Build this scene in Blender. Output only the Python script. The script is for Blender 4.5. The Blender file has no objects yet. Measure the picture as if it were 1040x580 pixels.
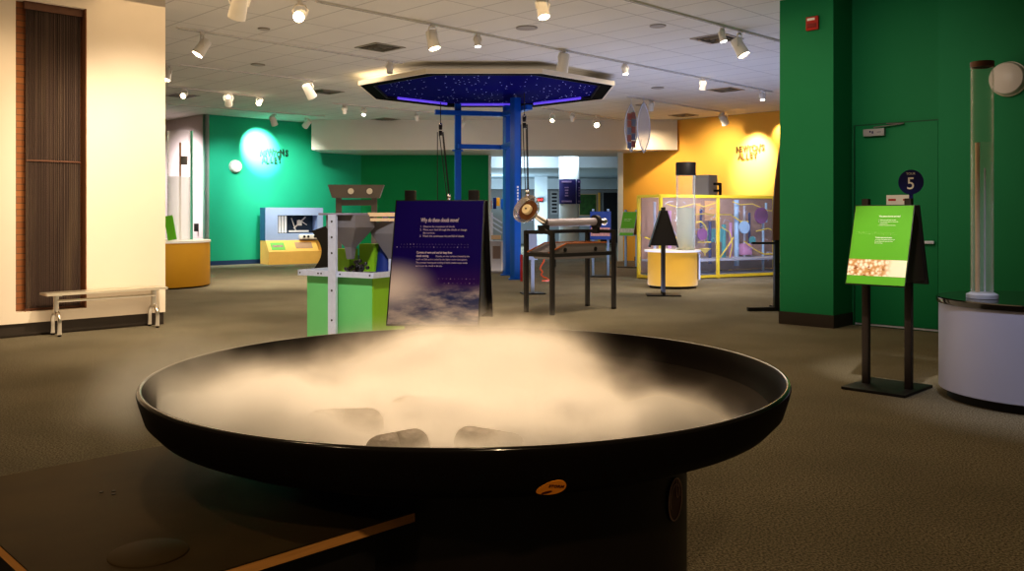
import bpy, bmesh, math, random
from mathutils import Vector, Matrix
random.seed(7)
PI = math.pi
SC = bpy.context.scene
COL = SC.collection
F = 890.0; CX = 520.0; HY = 218.0; H = 1.4; CEIL = 4.15
S2 = math.sqrt(.5)
U = (S2, S2); V = (-S2, S2); NV = (S2, -S2); NU = (-S2, -S2)

# ---------------------------------------------------------------- survey helpers
def at(px, D):                       # plan position seen at column px at distance D
    return ((px - CX) / F * D, D)
def zz(py, D):                       # height seen at row py at distance D
    return H - (py - HY) * D / F
def dfl(py): return F * H / (py - HY)             # distance of a floor point
def dce(py, z=CEIL): return F * (z - H) / (HY - py)   # distance of a ceiling point
def on_line(px, p, d):               # parameter along p + t d at column px
    r = (px - CX) / F
    return (r * p[1] - p[0]) / (d[0] - r * d[1])
def add2(p, d, t): return (p[0] + d[0] * t, p[1] + d[1] * t)

# ---------------------------------------------------------------- materials
MATS = {}
def mat(name, col, rough=.5, metal=0., var=0., scale=8., emit=None, es=0., trans=0., spec=.5, alpha=1., coat=0., bump=0., ior=1.45):
    if name in MATS: return MATS[name]
    m = bpy.data.materials.new(name); m.use_nodes = True
    nt = m.node_tree; b = nt.nodes['Principled BSDF']
    c = (*col, 1)
    b.inputs['Base Color'].default_value = c
    b.inputs['Roughness'].default_value = rough
    b.inputs['Metallic'].default_value = metal
    b.inputs['Specular IOR Level'].default_value = spec
    b.inputs['Transmission Weight'].default_value = trans
    b.inputs['Alpha'].default_value = alpha
    b.inputs['Coat Weight'].default_value = coat
    b.inputs['IOR'].default_value = ior
    if emit:
        b.inputs['Emission Color'].default_value = (*emit, 1); b.inputs['Emission Strength'].default_value = es
    if var > 0 or bump > 0:
        tc = nt.nodes.new('ShaderNodeTexCoord'); n = nt.nodes.new('ShaderNodeTexNoise')
        n.inputs['Scale'].default_value = scale; n.inputs['Detail'].default_value = 4
        nt.links.new(tc.outputs['Object'], n.inputs['Vector'])
        if var > 0:
            mx = nt.nodes.new('ShaderNodeMix'); mx.data_type = 'RGBA'
            mx.inputs[6].default_value = (*[x * (1 - var) for x in col], 1)
            mx.inputs[7].default_value = (*[min(1, x * (1 + var)) for x in col], 1)
            nt.links.new(n.outputs['Fac'], mx.inputs[0]); nt.links.new(mx.outputs[2], b.inputs['Base Color'])
        if bump > 0:
            bp = nt.nodes.new('ShaderNodeBump'); bp.inputs['Strength'].default_value = bump; bp.inputs['Distance'].default_value = .02
            nt.links.new(n.outputs['Fac'], bp.inputs['Height']); nt.links.new(bp.outputs['Normal'], b.inputs['Normal'])
    MATS[name] = m
    return m

class NT:                            # small node builder for the richer materials
    def __init__(s, name):
        s.m = bpy.data.materials.new(name); s.m.use_nodes = True; s.t = s.m.node_tree
        s.b = s.t.nodes.get('Principled BSDF'); MATS[name] = s.m
    def n(s, kind, **kw):
        x = s.t.nodes.new('ShaderNode' + kind)
        for k, v in kw.items(): setattr(x, k, v)
        return x
    def link(s, a, b): s.t.links.new(a, b)
    def math(s, op, a, b=None, c=None, clamp=False):
        x = s.n('Math', operation=op, use_clamp=clamp)
        for i, v in enumerate((a, b, c)):
            if v is None: continue
            if isinstance(v, (int, float)): x.inputs[i].default_value = v
            else: s.link(v, x.inputs[i])
        return x.outputs[0]
    def smooth(s, v, a, b, lo=0., hi=1.):
        x = s.n('MapRange', interpolation_type='SMOOTHSTEP')
        for i, q in enumerate((v, a, b, lo, hi)):
            if isinstance(q, (int, float)): x.inputs[i].default_value = q
            else: s.link(q, x.inputs[i])
        return x.outputs[0]
    def mix(s, f, a, b):
        x = s.n('Mix', data_type='RGBA')
        for i, q in ((0, f), (6, a), (7, b)):
            if isinstance(q, (int, float)): x.inputs[i].default_value = q
            elif isinstance(q, tuple): x.inputs[i].default_value = (*q, 1)
            else: s.link(q, x.inputs[i])
        return x.outputs[2]
    def noise(s, vec, scale, detail=3., rough=.5):
        x = s.n('TexNoise'); x.inputs['Scale'].default_value = scale; x.inputs['Detail'].default_value = detail
        x.inputs['Roughness'].default_value = rough; s.link(vec, x.inputs['Vector']); return x.outputs['Fac']
    def obj(s): return s.n('TexCoord').outputs['Object']
    def xyz(s, vec):
        x = s.n('SeparateXYZ'); s.link(vec, x.inputs[0]); return x.outputs
    def scaled(s, vec, sc, rot=(0, 0, 0)):
        x = s.n('Mapping'); x.inputs['Scale'].default_value = sc; x.inputs['Rotation'].default_value = rot
        s.link(vec, x.inputs['Vector']); return x.outputs[0]
    def bump(s, h, st, dist=.01):
        x = s.n('Bump'); x.inputs['Strength'].default_value = st; x.inputs['Distance'].default_value = dist
        s.link(h, x.inputs['Height']); s.link(x.outputs[0], s.b.inputs['Normal'])
    def base(s, c):
        if isinstance(c, tuple): s.b.inputs['Base Color'].default_value = (*c, 1)
        else: s.link(c, s.b.inputs['Base Color'])
    def rough(s, r): s.b.inputs['Roughness'].default_value = r

def srgb(r, g, b):
    f = lambda c: (c / 255) / 12.92 if c <= 10 else ((c / 255 + .055) / 1.055) ** 2.4
    return (f(r), f(g), f(b))

# carpet
k = NT('carpet'); o = k.obj()
a = k.noise(o, 90, 3, .7); b_ = k.noise(o, 1.1, 2)
c = k.mix(k.smooth(a, .35, .65), (.075, .066, .046), (.32, .287, .215))
c = k.mix(k.math('MULTIPLY', k.smooth(b_, .35, .7), .35), c, (.10, .09, .065))
k.base(c); k.rough(.95); k.b.inputs['Specular IOR Level'].default_value = .15; k.bump(a, .5, .01)
# ceiling tiles along the room's grid
k = NT('ceiling_tile'); o = k.obj()
uv = k.scaled(o, (1, 1, 1), (0, 0, -PI / 4)); q = k.xyz(uv)
def gridline(coord, step, w):
    fr = k.math('FRACT', k.math('DIVIDE', coord, step)); d = k.math('ABSOLUTE', k.math('SUBTRACT', fr, .5))
    return k.math('GREATER_THAN', d, .5 - w / step / 2)
g = k.math('MAXIMUM', gridline(q[0], .61, .022), gridline(q[1], 1.22, .022))
n1 = k.noise(o, 60, 3); n2 = k.noise(k.scaled(o, (.5, .5, .5)), 2.0, 1)
c = k.mix(n1, (.56, .54, .50), (.66, .645, .61)); c = k.mix(k.math('MULTIPLY', k.smooth(n2, .3, .7), .4), c, (.55, .53, .5))
c = k.mix(k.math('MULTIPLY', g, .55), c, (.25, .24, .23))
k.base(c); k.rough(.9); k.bump(n1, .15)
# brick
k = NT('brick'); o = k.obj(); br = k.n('TexBrick')
k.link(k.scaled(o, (1, 1, 1), (0, 0, 0)), br.inputs['Vector'])
# object coords of the recess back are (along wall, z)
br.inputs['Color1'].default_value = (.36, .15, .055, 1); br.inputs['Color2'].default_value = (.26, .10, .04, 1)
br.inputs['Mortar'].default_value = (.16, .09, .05, 1); br.inputs['Scale'].default_value = 1
br.inputs['Brick Width'].default_value = .21; br.inputs['Row Height'].default_value = .073; br.inputs['Mortar Size'].default_value = .006
k.base(br.outputs['Color']); k.rough(.85)
# chain screen with fine vertical strands
k = NT('strand_screen'); o = k.obj()
n1 = k.noise(k.scaled(o, (150, 1, .12)), 1, 2, .6); n2 = k.noise(k.scaled(o, (9, 1, .5)), 1, 2)
c = k.mix(k.smooth(n1, .35, .7), (.060, .042, .038), (.175, .125, .110)); c = k.mix(k.math('MULTIPLY', k.smooth(n2, .45, .75), .6), c, (.20, .15, .11))
k.base(c); k.rough(.55); k.b.inputs['Metallic'].default_value = .3; k.bump(n1, .4)
# star field
k = NT('star_blue'); o = k.obj(); vo = k.n('TexVoronoi'); vo.inputs['Scale'].default_value = 10; k.link(o, vo.inputs['Vector'])
star = k.math('LESS_THAN', vo.outputs['Distance'], .14)
rn = k.xyz(vo.outputs['Color']); star = k.math('MULTIPLY', star, k.math('GREATER_THAN', rn[0], .5))
k.base(k.mix(star, (.001, .001, .12), (.7, .7, 1.))); k.rough(.8); k.b.inputs['Specular IOR Level'].default_value = .05
k.b.inputs['Emission Color'].default_value = (.5, .55, 1, 1); k.link(k.math('MULTIPLY', star, .7), k.b.inputs['Emission Strength'])
# cloud picture on the purple sign (panel coords: x across, y up from the bottom edge)
k = NT('cloud_picture'); o = k.obj(); q = k.xyz(o)
n1 = k.noise(k.scaled(o, (5, 14, 5)), 1, 4, .6)
gx = k.math('MULTIPLY', k.math('ADD', q[0], .23), 2.6); gy = k.math('MULTIPLY', k.math('SUBTRACT', q[1], .19), 4.2)
gd = k.math('SQRT', k.math('ADD', k.math('MULTIPLY', gx, gx), k.math('MULTIPLY', gy, gy)))
sky = k.mix(k.smooth(q[1], .16, .34), (.06, .012, .13), (.014, .002, .13))
clouds = k.mix(k.smooth(n1, .38, .66), (.05, .06, .17), (.62, .50, .46))
c = k.mix(k.smooth(q[1], .22, .14), sky, clouds)
c = k.mix(k.smooth(gd, .72, .0), c, (.98, .80, .70)); k.base(c); k.rough(.5); k.b.inputs['Specular IOR Level'].default_value = .08
# popcorn-like brown and cream picture
k = NT('kernel_picture'); o = k.obj(); q = k.xyz(o); vo = k.n('TexVoronoi'); vo.inputs['Scale'].default_value = 34; k.link(o, vo.inputs['Vector'])
n1 = k.noise(o, 26, 3, .6)
c = k.mix(k.smooth(vo.outputs['Distance'], .25, .75), (.98, .84, .68), (.60, .30, .10)); c = k.mix(k.smooth(n1, .56, .64), c, (.30, .09, .015))
c = k.mix(k.smooth(q[0], .04, .13), c, (.95, .80, .60)); k.base(c); k.rough(.5)
# wood edge
k = NT('wood_edge'); o = k.obj(); n1 = k.noise(k.scaled(o, (4, 4, 60), (0, 0, 0)), 2, 3)
k.base(k.mix(n1, (.42, .19, .05), (.70, .36, .11))); k.rough(.45)

WHITE_WALL = mat('warm_white_paint', (.80, .71, .61), .75, var=.03, scale=3)
PINK_WALL = mat('pinkish_white_paint', (.76, .68, .70), .8, var=.03, scale=3)
HEADER = mat('cream_paint', (.74, .70, .65), .8, var=.03, scale=3)
TEAL = mat('bright_green_paint', (.018, .44, .27), .7, var=.06, scale=2)
GREEN = mat('green_paint', (.000, .30, .105), .75, var=.05, scale=2)
DGREEN = mat('deep_green_paint', (.001, .20, .075), .65, var=.06, scale=1.5)
YELLOW = mat('yellow_paint', (.86, .47, .085), .75, var=.05, scale=2)
BASEBD = mat('dark_baseboard', (.035, .026, .02), .6, var=.1)
BLUEBD = mat('blue_baseboard', (.02, .05, .14), .6, var=.1)
BLACKG = mat('gloss_black', (.008, .006, .005), .16, var=.2, scale=20, coat=.3)
PANB = mat('bowl_black', (.008, .0055, .004), .5, var=.2, scale=20, spec=.07)
BLACK = mat('matt_black', (.012, .010, .010), .5, var=.2, scale=14)
PEDB = mat('dark_brown_black', (.010, .006, .005), .45, var=.2, scale=14)
TABTOP = mat('worn_black_laminate', (.040, .026, .010), .55, var=.35, scale=6, spec=.08)
STEEL = mat('brushed_steel', (.62, .58, .52), .3, 1., var=.12, scale=18)
GALV = mat('galvanized_metal', (.58, .62, .76), .45, .35, var=.15, scale=22)
CHROME = mat('chrome', (.75, .72, .70), .15, 1., var=.05)
WHITEP = mat('white_enamel', (.80, .77, .72), .4, var=.04)
LENS = mat('lit_lens_warm', (1, .9, .75), .3, emit=(1, .80, .52), es=22, var=.02)
LENSC = mat('lit_lens_white', (1, .95, .9), .3, emit=(1, .92, .85), es=9, var=.02)
LENSO = mat('unlit_lens', (.30, .28, .26), .2, var=.1)
OCHRE = mat('ochre_laminate', (.62, .33, .025), .42, var=.05, scale=4)
LAV = mat('lavender_laminate', (.42, .44, .62), .5, var=.03, scale=4)
ACRYL = mat('clear_acrylic', (.93, .96, .95), .05, alpha=.09, spec=.8, var=.02)
WATER = mat('water_column', (.86, .93, .90), .06, alpha=.10, spec=.6, var=.03)
BLUEST = mat('blue_steel', (.004, .115, .50), .42, var=.08, scale=6)
BLUEDK = mat('deep_blue_paint', (.006, .022, .15), .5, var=.1)
PALEBL = mat('pale_blue_paint', (.32, .46, .72), .5, var=.05)
GREYP = mat('grey_paint', (.15, .14, .15), .55, var=.08)
LIMEG = mat('light_green_laminate', (.14, .47, .16), .55, var=.05)
LIME2 = mat('lime_laminate', (.20, .40, .015), .55, var=.06)
SIGNG = mat('bright_green_print', (.12, .42, .022), .45, var=.05)
CHEEK = mat('cheek_brown', (.055, .042, .034), .5, var=.2)
POSTW = mat('dark_wood_post', (.020, .012, .008), .5, var=.25, scale=10)
WTEXT = mat('white_print', (.85, .82, .78), .6, var=.02)
PTEXT = mat('pink_print', (.85, .66, .66), .6, var=.02)
DKGRN = mat('dark_green_letters', (.004, .05, .03), .6, var=.05)
DKGOLD = mat('dark_gold_letters', (.10, .05, .004), .6, var=.05)
RED = mat('red_plastic', (.42, .02, .015), .4, var=.06)
ORANGE = mat('orange_vinyl', (.90, .33, .02), .5, var=.06)
ORCORD = mat('orange_cord', (.75, .12, .03), .5, var=.06)
NAVY = mat('navy_plastic', (.008, .012, .11), .4, var=.05)
CABBL = mat('powder_blue_paint', (.33, .42, .68), .5, var=.05)
TAN = mat('yellow_maple', (.76, .47, .13), .45, var=.08, scale=5)
YFRAME = mat('yellow_frame', (.86, .66, .06), .4, var=.04)
PURP = mat('purple_plastic', (.22, .05, .22), .4, var=.06)
PINKP = mat('pink_plastic', (.62, .30, .55), .5, var=.06)
SKYB = mat('sky_blue_plastic', (.36, .58, .85), .4, var=.05)
TEALP = mat('teal_plastic', (.05, .35, .38), .5, var=.05)
BROWN = mat('brown_panel', (.12, .05, .028), .45, var=.2)
TANP = mat('tan_panel', (.55, .38, .22), .6, var=.08)
DARKIN = mat('dark_interior', (.012, .012, .016), .7, var=.1)
UVTUBE = mat('violet_tube', (.2, .1, .8), .4, emit=(.18, .10, 1.), es=.55, var=.02)
BLUEW = mat('pale_blue_white_paint', (.66, .74, .80), .8, var=.03)
FARGREY = mat('far_grey_paint', (.34, .35, .36), .8, var=.05)
GLASSY = mat('clear_panel', (.80, .84, .95), .04, alpha=.05, spec=.35, var=.02)
VENT = mat('vent_metal', (.30, .27, .22), .5, .4, var=.1)
VENTD = mat('vent_slot', (.03, .028, .025), .8, var=.1)
DISCM = mat('speaker_grille', (.34, .32, .30), .8, var=.05)
ROPE = mat('dark_rope', (.03, .026, .022), .8, var=.2, scale=30)
REDWD = mat('red_wood_trim', (.36, .12, .04), .4, var=.15)
TRAYG = mat('tray_grey', (.17, .155, .16), .55, var=.06)

def edgy(m, lo, hi):
    nt = m.node_tree; b = nt.nodes['Principled BSDF']; lw = nt.nodes.new('ShaderNodeLayerWeight'); lw.inputs['Blend'].default_value = .5
    p = nt.nodes.new('ShaderNodeMath'); p.operation = 'POWER'; p.inputs[1].default_value = 3; nt.links.new(lw.outputs['Facing'], p.inputs[0])
    q = nt.nodes.new('ShaderNodeMath'); q.operation = 'MULTIPLY_ADD'; q.inputs[1].default_value = hi - lo; q.inputs[2].default_value = lo
    nt.links.new(p.outputs[0], q.inputs[0]); nt.links.new(q.outputs[0], b.inputs['Alpha'])
edgy(ACRYL, .035, .75); edgy(WATER, .07, .30)
# ---------------------------------------------------------------- mesh builder
class MB:
    def __init__(s): s.bm = bmesh.new(); s.mi = 0
    def _m(s, faces):
        for f in faces: f.material_index = s.mi
    def box(s, c, size, rz=0., bev=0., rot=None):
        M = Matrix.Translation(c) @ (rot.to_4x4() if rot else Matrix.Rotation(rz, 4, 'Z')) @ Matrix.Diagonal((*size, 1))
        r = bmesh.ops.create_cube(s.bm, size=1, matrix=M)
        fs = set(f for v in r['verts'] for f in v.link_faces); s._m(fs)
        if bev > 0:
            es = list(set(e for v in r['verts'] for e in v.link_edges))
            rr = bmesh.ops.bevel(s.bm, geom=es, offset=bev, segments=2, affect='EDGES', profile=.6); s._m(rr['faces'])
        return s
    def bar(s, p0, p1, w, h=None, bev=0.):
        p0 = Vector(p0); p1 = Vector(p1); d = p1 - p0; L = d.length
        q = d.to_track_quat('Z', 'Y')
        return s.box((p0 + p1) / 2, (w, h or w, L), bev=bev, rot=q.to_matrix())
    def cyl(s, p0, p1, r0, r1=None, seg=24, cap=True):
        p0 = Vector(p0); p1 = Vector(p1); d = p1 - p0
        M = Matrix.Translation((p0 + p1) / 2) @ d.to_track_quat('Z', 'Y').to_matrix().to_4x4()
        r = bmesh.ops.create_cone(s.bm, cap_ends=cap, segments=seg, radius1=r0, radius2=r0 if r1 is None else r1, depth=d.length, matrix=M)
        s._m(set(f for v in r['verts'] for f in v.link_faces)); return s
    def ball(s, c, rad, scale=(1, 1, 1), seg=20, rot=None):
        M = Matrix.Translation(c) @ (rot.to_4x4() if rot else Matrix()) @ Matrix.Diagonal((*scale, 1))
        r = bmesh.ops.create_uvsphere(s.bm, u_segments=seg, v_segments=seg // 2, radius=rad, matrix=M)
        s._m(set(f for v in r['verts'] for f in v.link_faces)); return s
    def lathe(s, prof, seg=48, M=None, close=False):
        M = M or Matrix(); rings = []
        for r, z in prof:
            if r < 1e-5: rings.append([s.bm.verts.new(M @ Vector((0, 0, z)))])
            else: rings.append([s.bm.verts.new(M @ Vector((r * math.cos(2 * PI * i / seg), r * math.sin(2 * PI * i / seg), z))) for i in range(seg)])
        prs = list(zip(rings, rings[1:])) + ([(rings[-1], rings[0])] if close else [])
        for a, b in prs:
            for i in range(seg):
                j = (i + 1) % seg
                if len(a) == 1 and len(b) == 1: continue
                if len(a) == 1: f = s.bm.faces.new((a[0], b[j], b[i]))
                elif len(b) == 1: f = s.bm.faces.new((a[i], a[j], b[0]))
                else: f = s.bm.faces.new((a[i], a[j], b[j], b[i]))
                f.material_index = s.mi
        return s
    def prism(s, poly, z0, z1, M=None):
        M = M or Matrix()
        lo = [s.bm.verts.new(M @ Vector((x, y, z0))) for x, y in poly]; hi = [s.bm.verts.new(M @ Vector((x, y, z1))) for x, y in poly]
        fs = [s.bm.faces.new(lo[::-1]), s.bm.faces.new(hi)]; n = len(poly)
        for i in range(n): fs.append(s.bm.faces.new((lo[i], lo[(i + 1) % n], hi[(i + 1) % n], hi[i])))
        s._m(fs); return s
    def tube(s, pts, r, seg=8, cyclic=False):
        pts = [Vector(p) for p in pts]; n = len(pts); rings = []; prev = None
        for i, p in enumerate(pts):
            if cyclic: t = pts[(i + 1) % n] - pts[i - 1]
            else: t = pts[min(i + 1, n - 1)] - pts[max(i - 1, 0)]
            t.normalize()
            if prev is None:
                a = Vector((0, 0, 1)) if abs(t.z) < .9 else Vector((1, 0, 0)); x = t.cross(a).normalized()
            else: x = (prev - t * prev.dot(t)).normalized()
            prev = x; y = t.cross(x)
            rings.append([s.bm.verts.new(p + (x * math.cos(2 * PI * k / seg) + y * math.sin(2 * PI * k / seg)) * r) for k in range(seg)])
        prs = list(zip(rings, rings[1:])) + ([(rings[-1], rings[0])] if cyclic else [])
        fs = []
        for a, b in prs:
            for k_ in range(seg): fs.append(s.bm.faces.new((a[k_], a[(k_ + 1) % seg], b[(k_ + 1) % seg], b[k_])))
        if not cyclic: fs += [s.bm.faces.new(rings[0][::-1]), s.bm.faces.new(rings[-1])]
        s._m(fs); return s
    def text(s, body, size, M, align='LEFT', extrude=.0006, offset=0., shear=0., space=1., sx=1.):
        M = M @ Matrix.Diagonal((sx, 1, 1, 1))
        cu = bpy.data.curves.new('lettering', 'FONT'); cu.body = body; cu.size = size; cu.align_x = align
        cu.extrude = extrude; cu.offset = offset; cu.shear = shear; cu.space_character = space; cu.resolution_u = 3
        ob = bpy.data.objects.new('lettering', cu); COL.objects.link(ob)
        dg = bpy.context.evaluated_depsgraph_get(); me = bpy.data.meshes.new_from_object(ob.evaluated_get(dg))
        n0 = len(s.bm.faces); me.transform(M); s.bm.from_mesh(me); s.bm.faces.ensure_lookup_table()
        s._m(s.bm.faces[n0:]); bpy.data.objects.remove(ob); bpy.data.curves.remove(cu); bpy.data.meshes.remove(me); return s
    def build(s, name, mats, parent=None, loc=None, rz=0., M=None, smooth=True, label=None, fix=True):
        if fix: bmesh.ops.recalc_face_normals(s.bm, faces=s.bm.faces)
        me = bpy.data.meshes.new(name); s.bm.to_mesh(me); s.bm.free()
        for m in (mats if isinstance(mats, (list, tuple)) else [mats]): me.materials.append(m)
        if smooth: me.shade_smooth(); me.set_sharp_from_angle(angle=math.radians(35))
        ob = bpy.data.objects.new(name, me); COL.objects.link(ob)
        if parent: ob.parent = parent
        if M is not None: ob.matrix_local = M
        else:
            if loc is not None: ob.location = loc
            ob.rotation_euler.z = rz
        if label: ob['label'] = label
        return ob

def tag(o, label, cat, group=None, kind=None):
    o['label'] = label; o['category'] = cat
    if group: o['group'] = group
    if kind: o['kind'] = kind
    return o
def thing(name, label, cat, loc=(0, 0, 0), rz=0., group=None):
    o = bpy.data.objects.new(name, None); COL.objects.link(o); o.location = loc; o.rotation_euler.z = rz; o.empty_display_size = .1
    return tag(o, label, cat, group)
def struct(o, label=None, cat=None):
    o['kind'] = 'structure'
    if label: o['label'] = label
    if cat: o['category'] = cat
    return o
def basis(o, x, y, z):
    M = Matrix(((x[0], y[0], z[0], o[0]), (x[1], y[1], z[1], o[1]), (x[2], y[2], z[2], o[2]), (0, 0, 0, 1))); return M

# ---------------------------------------------------------------- camera
cam = bpy.data.cameras.new('camera'); co = bpy.data.objects.new('camera', cam); COL.objects.link(co)
co.location = (0, 0, H); co.rotation_euler = (PI / 2, 0, 0); cam.sensor_width = 36; cam.lens = F * 36 / 1040; cam.shift_y = -(290 - HY) / 1040
cam.clip_start = .05; cam.clip_end = 200
SC.camera = co
SC.view_settings.view_transform = 'Standard'; SC.view_settings.look = 'Medium High Contrast'
SC.cycles.use_denoising = True
SC.cycles.volume_bounces = 2; SC.cycles.volume_step_rate = .25; SC.cycles.max_bounces = 7; SC.cycles.transparent_max_bounces = 24
SC.cycles.sample_clamp_indirect = 4
W = bpy.data.worlds.new('room_ambient'); SC.world = W; W.use_nodes = True
W.node_tree.nodes['Background'].inputs[0].default_value = (1., .72, .42, 1); W.node_tree.nodes['Background'].inputs[1].default_value = .07

# ================================================================= THE SETTING
def wall(name, p0, p1, z0, z1, m, th=.12, side=1, label=None):
    p0 = Vector((*p0, 0)); p1 = Vector((*p1, 0)); d = (p1 - p0).normalized(); n = Vector((-d.y, d.x, 0)) * side * th
    b = MB(); b.prism([p0.xy, p1.xy, (p1 + n).xy, (p0 + n).xy], z0, z1)
    return struct(b.build(name, m, smooth=False), label)
MB_ = MB(); MB_.prism([(-14, -2), (14, -2), (14, 46), (-14, 46)], -.1, 0)
struct(MB_.build('floor', MATS['carpet'], smooth=False), 'mottled olive brown carpet running through the whole hall')
# ceiling of the main hall
P1 = (-4.43, 11.2)
MB_ = MB(); MB_.prism([(-14, 2.5), (14, 2.5), (14, 29), (-14, 29)], CEIL, CEIL + .1)
struct(MB_.build('ceiling', MATS['ceiling_tile'], smooth=False), 'suspended ceiling of pale rectangular tiles')

# left white wall with a tall recess: local x runs along U from P1 backwards (negative), local y into the wall
def wl(t, d): return (P1[0] - S2 * t - S2 * d, P1[1] - S2 * t + S2 * d)
t0, t1, zb, zt = .958, 1.727, .28, 3.87
b = MB()
for a, c_, z0, z1 in ((0, t0, .155, CEIL), (t1, 7, .155, CEIL), (t0, t1, .155, zb), (t0, t1, zt, CEIL)):
    b.prism([wl(a, 0), wl(c_, 0), wl(c_, .4), wl(a, .4)], z0, z1)
struct(b.build('wall_left', WHITE_WALL, smooth=False), 'warm white wall with a tall brick recess')
b = MB(); b.prism([wl(.01, .03), wl(7, .03), wl(7, .39), wl(.01, .39)], 0, .155); struct(b.build('baseboard_left', BASEBD, smooth=False))
MW = basis((*wl(0, .16), 0), (U[0], U[1], 0), (0, 0, 1), (U[1], -U[0], 0))
b = MB(); b.prism([(-t1 + .001, zb + .001), (-t0 - .001, zb + .001), (-t0 - .001, zt - .001), (-t1 + .001, zt - .001)], -.02, 0)
struct(b.build('wall_left_recess', MATS['brick'], M=MW, smooth=False), 'brown brick back of the tall wall recess')
b = MB(); b.prism([wl(t0 + .001, .002), wl(t0 + .012, .002), wl(t0 + .012, .158), wl(t0 + .001, .158)], zb + .002, zt - .002)
struct(b.build('trim_1', MATS['brick'], smooth=False))
# hanging strand screen inside the recess
MS = basis((*wl(0, .10), 0), (U[0], U[1], 0), (-U[1], U[0], 0), (0, 0, 1))
sc_ = thing('strand_screen', 'tall dark screen of fine vertical strands hung in the brick recess', 'screen', (*wl((t0 + t1) / 2 - .045, .10), zb), PI / 4)
wS = .60
b = MB(); n = 58
pts = []
for i in range(n + 1): pts.append((-wS / 2 + wS * i / n, .006 * (1 if i % 2 else -1)))
for (x0, y0), (x1, y1) in zip(pts, pts[1:]):
    f = b.bm.faces.new([b.bm.verts.new((x0, y0, .03)), b.bm.verts.new((x1, y1, .03)), b.bm.verts.new((x1, y1, zt - zb - .08)), b.bm.verts.new((x0, y0, zt - zb - .08))])
bmesh.ops.remove_doubles(b.bm, verts=b.bm.verts, dist=1e-5)
b.build('strand_curtain', MATS['strand_screen'], sc_, smooth=False)
b = MB(); b.box((0, 0, zt - zb - .045), (wS + .04, .05, .09)); b.build('top_rail', BROWN, sc_)
b = MB(); b.box((0, 0, .017), (wS + .02, .03, .03)); b.build('bottom_rail', BROWN, sc_)
b = MB(); b.box((0, -.012, zz(163, 10.2) - zb), (wS, .012, .02)); b.build('cross_bar', BROWN, sc_)

# walls at the back left
A = (-8.41, 24.0)
wall('wall_back_left', A, add2(A, V, 5), 0, CEIL, PINK_WALL, side=-1, label='pinkish white wall running back beside the bright green wall')
G1 = add2(A, U, 5.16)
wall('wall_green_left', A, G1, .12, CEIL, TEAL, side=1, label='bright green wall with a blinding spotlight pool')
wall('baseboard_green_left', add2(A, NV, .012), add2(G1, NV, .012), 0, .12, BLUEBD, side=1)
G2 = (at(496, G1[1])[0], G1[1])
wall('wall_green_back', G1, G2, 0, 3.6, GREEN, side=1, label='flat green wall under the cream header')
wall('baseboard_green_back', (G1[0], G1[1] - .012), (G2[0], G2[1] - .012), 0, .12, BLUEBD)
DH = 25.4
b = MB(); b.prism([(at(321, 26)[0], DH), (at(688, DH)[0], DH), (at(688, DH)[0] , DH + 3), (at(321, 26)[0], DH + 3)], 3.28, CEIL - .001)
struct(b.build('wall_back_header', HEADER, smooth=False), 'cream header over the opening to the far hall')
Y0 = at(688, dce(122)); Y1 = add2(Y0, V, 1.54); Y2 = add2(Y0, NV, 5.2)
wall('wall_yellow', Y2, Y1, .12, CEIL, YELLOW, side=-1, label='yellow wall washed by two spotlight pools')
wall('baseboard_yellow', add2(Y2, NU, .012), add2(Y1, NU, .012), 0, .12, BASEBD, side=-1)
Y3 = (at(633, Y1[1] + .25)[0], Y1[1] + .25)
wall('wall_yellow_end', Y1, Y3, 0, 3.4, YELLOW, side=-1)
b = MB(); q = at(630, 26.4); b.box((q[0], q[1], 1.65), (.15, .15, 3.3)); struct(b.build('trim_opening_right', BLUEW))
b = MB(); q = at(497.5, G1[1]); b.box((q[0], q[1], 1.65), (.08, .2, 3.3)); struct(b.build('trim_opening_left', BLUEW))

# right hand green walls
C0 = at(792, 11.27); C1 = add2(C0, NV, .712); C2 = add2(C1, U, .533); C3 = add2(C2, NV, 1.05)
b = MB(); b.prism([C0, C1, add2(C1, U, 1.3), add2(C0, U, 1.3)], .16, CEIL)
struct(b.build('wall_right_pillar', DGREEN, smooth=False), 'square dark green pillar with a red fire alarm pull')
b = MB(); b.prism([add2(add2(C0, NU, .01), V, .01), add2(add2(C1, NU, .01), NV, .01), add2(add2(C1, U, 1.3), NV, .01), add2(add2(C0, U, 1.3), V, .01)], 0, .16)
struct(b.build('baseboard_right_pillar', BASEBD, smooth=False))
wall('wall_right_recess', add2(C3, NV, .6), C2, 0, CEIL, DGREEN, side=-1, label='dark green recessed wall with a flush door')
K = at(953, 10.2)
b = MB(); b.prism([K, add2(K, NV, 6), add2(add2(K, NV, 6), U, .35), add2(K, U, .35)], 0, CEIL)
struct(b.build('wall_right', mat('right_green_paint', (.001, .20, .078), .65, var=.05, scale=1.5), smooth=False), 'dark green wall behind the lavender drum')
# flush door in the recess
d0 = on_line(869, C2, NV); DZ = zz(126.5, 10.9)
door = thing('door_1', 'flush dark green door with closer and push bar', 'door', (*add2(add2(C2, NV, d0), NU, .004), 0), -PI / 4)
door['kind'] = 'structure'
b = MB(); b.box((.5, -.004, DZ / 2 + .02), (1.0, .02, DZ - .04), bev=.004); b.build('door_leaf', DGREEN, door)
b = MB(); b.box((.5, -.003, .022), (1.0, .024, .02)); b.build('threshold', GALV, door)
b = MB(); b.box((-.012, -.004, DZ / 2), (.012, .03, DZ)); b.box((.5, -.004, DZ + .006), (1.04, .03, .012)); b.build('door_frame', mat('frame_green', (.005, .09, .04), .5, var=.1), door)
b = MB(); b.box((.26, -.05, DZ - .10), (.26, .06, .09), bev=.006); cl = b.build('door_closer', mat('closer_grey', (.36, .36, .40), .5, var=.05), door, label='pale grey closer box with printed marks')
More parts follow.
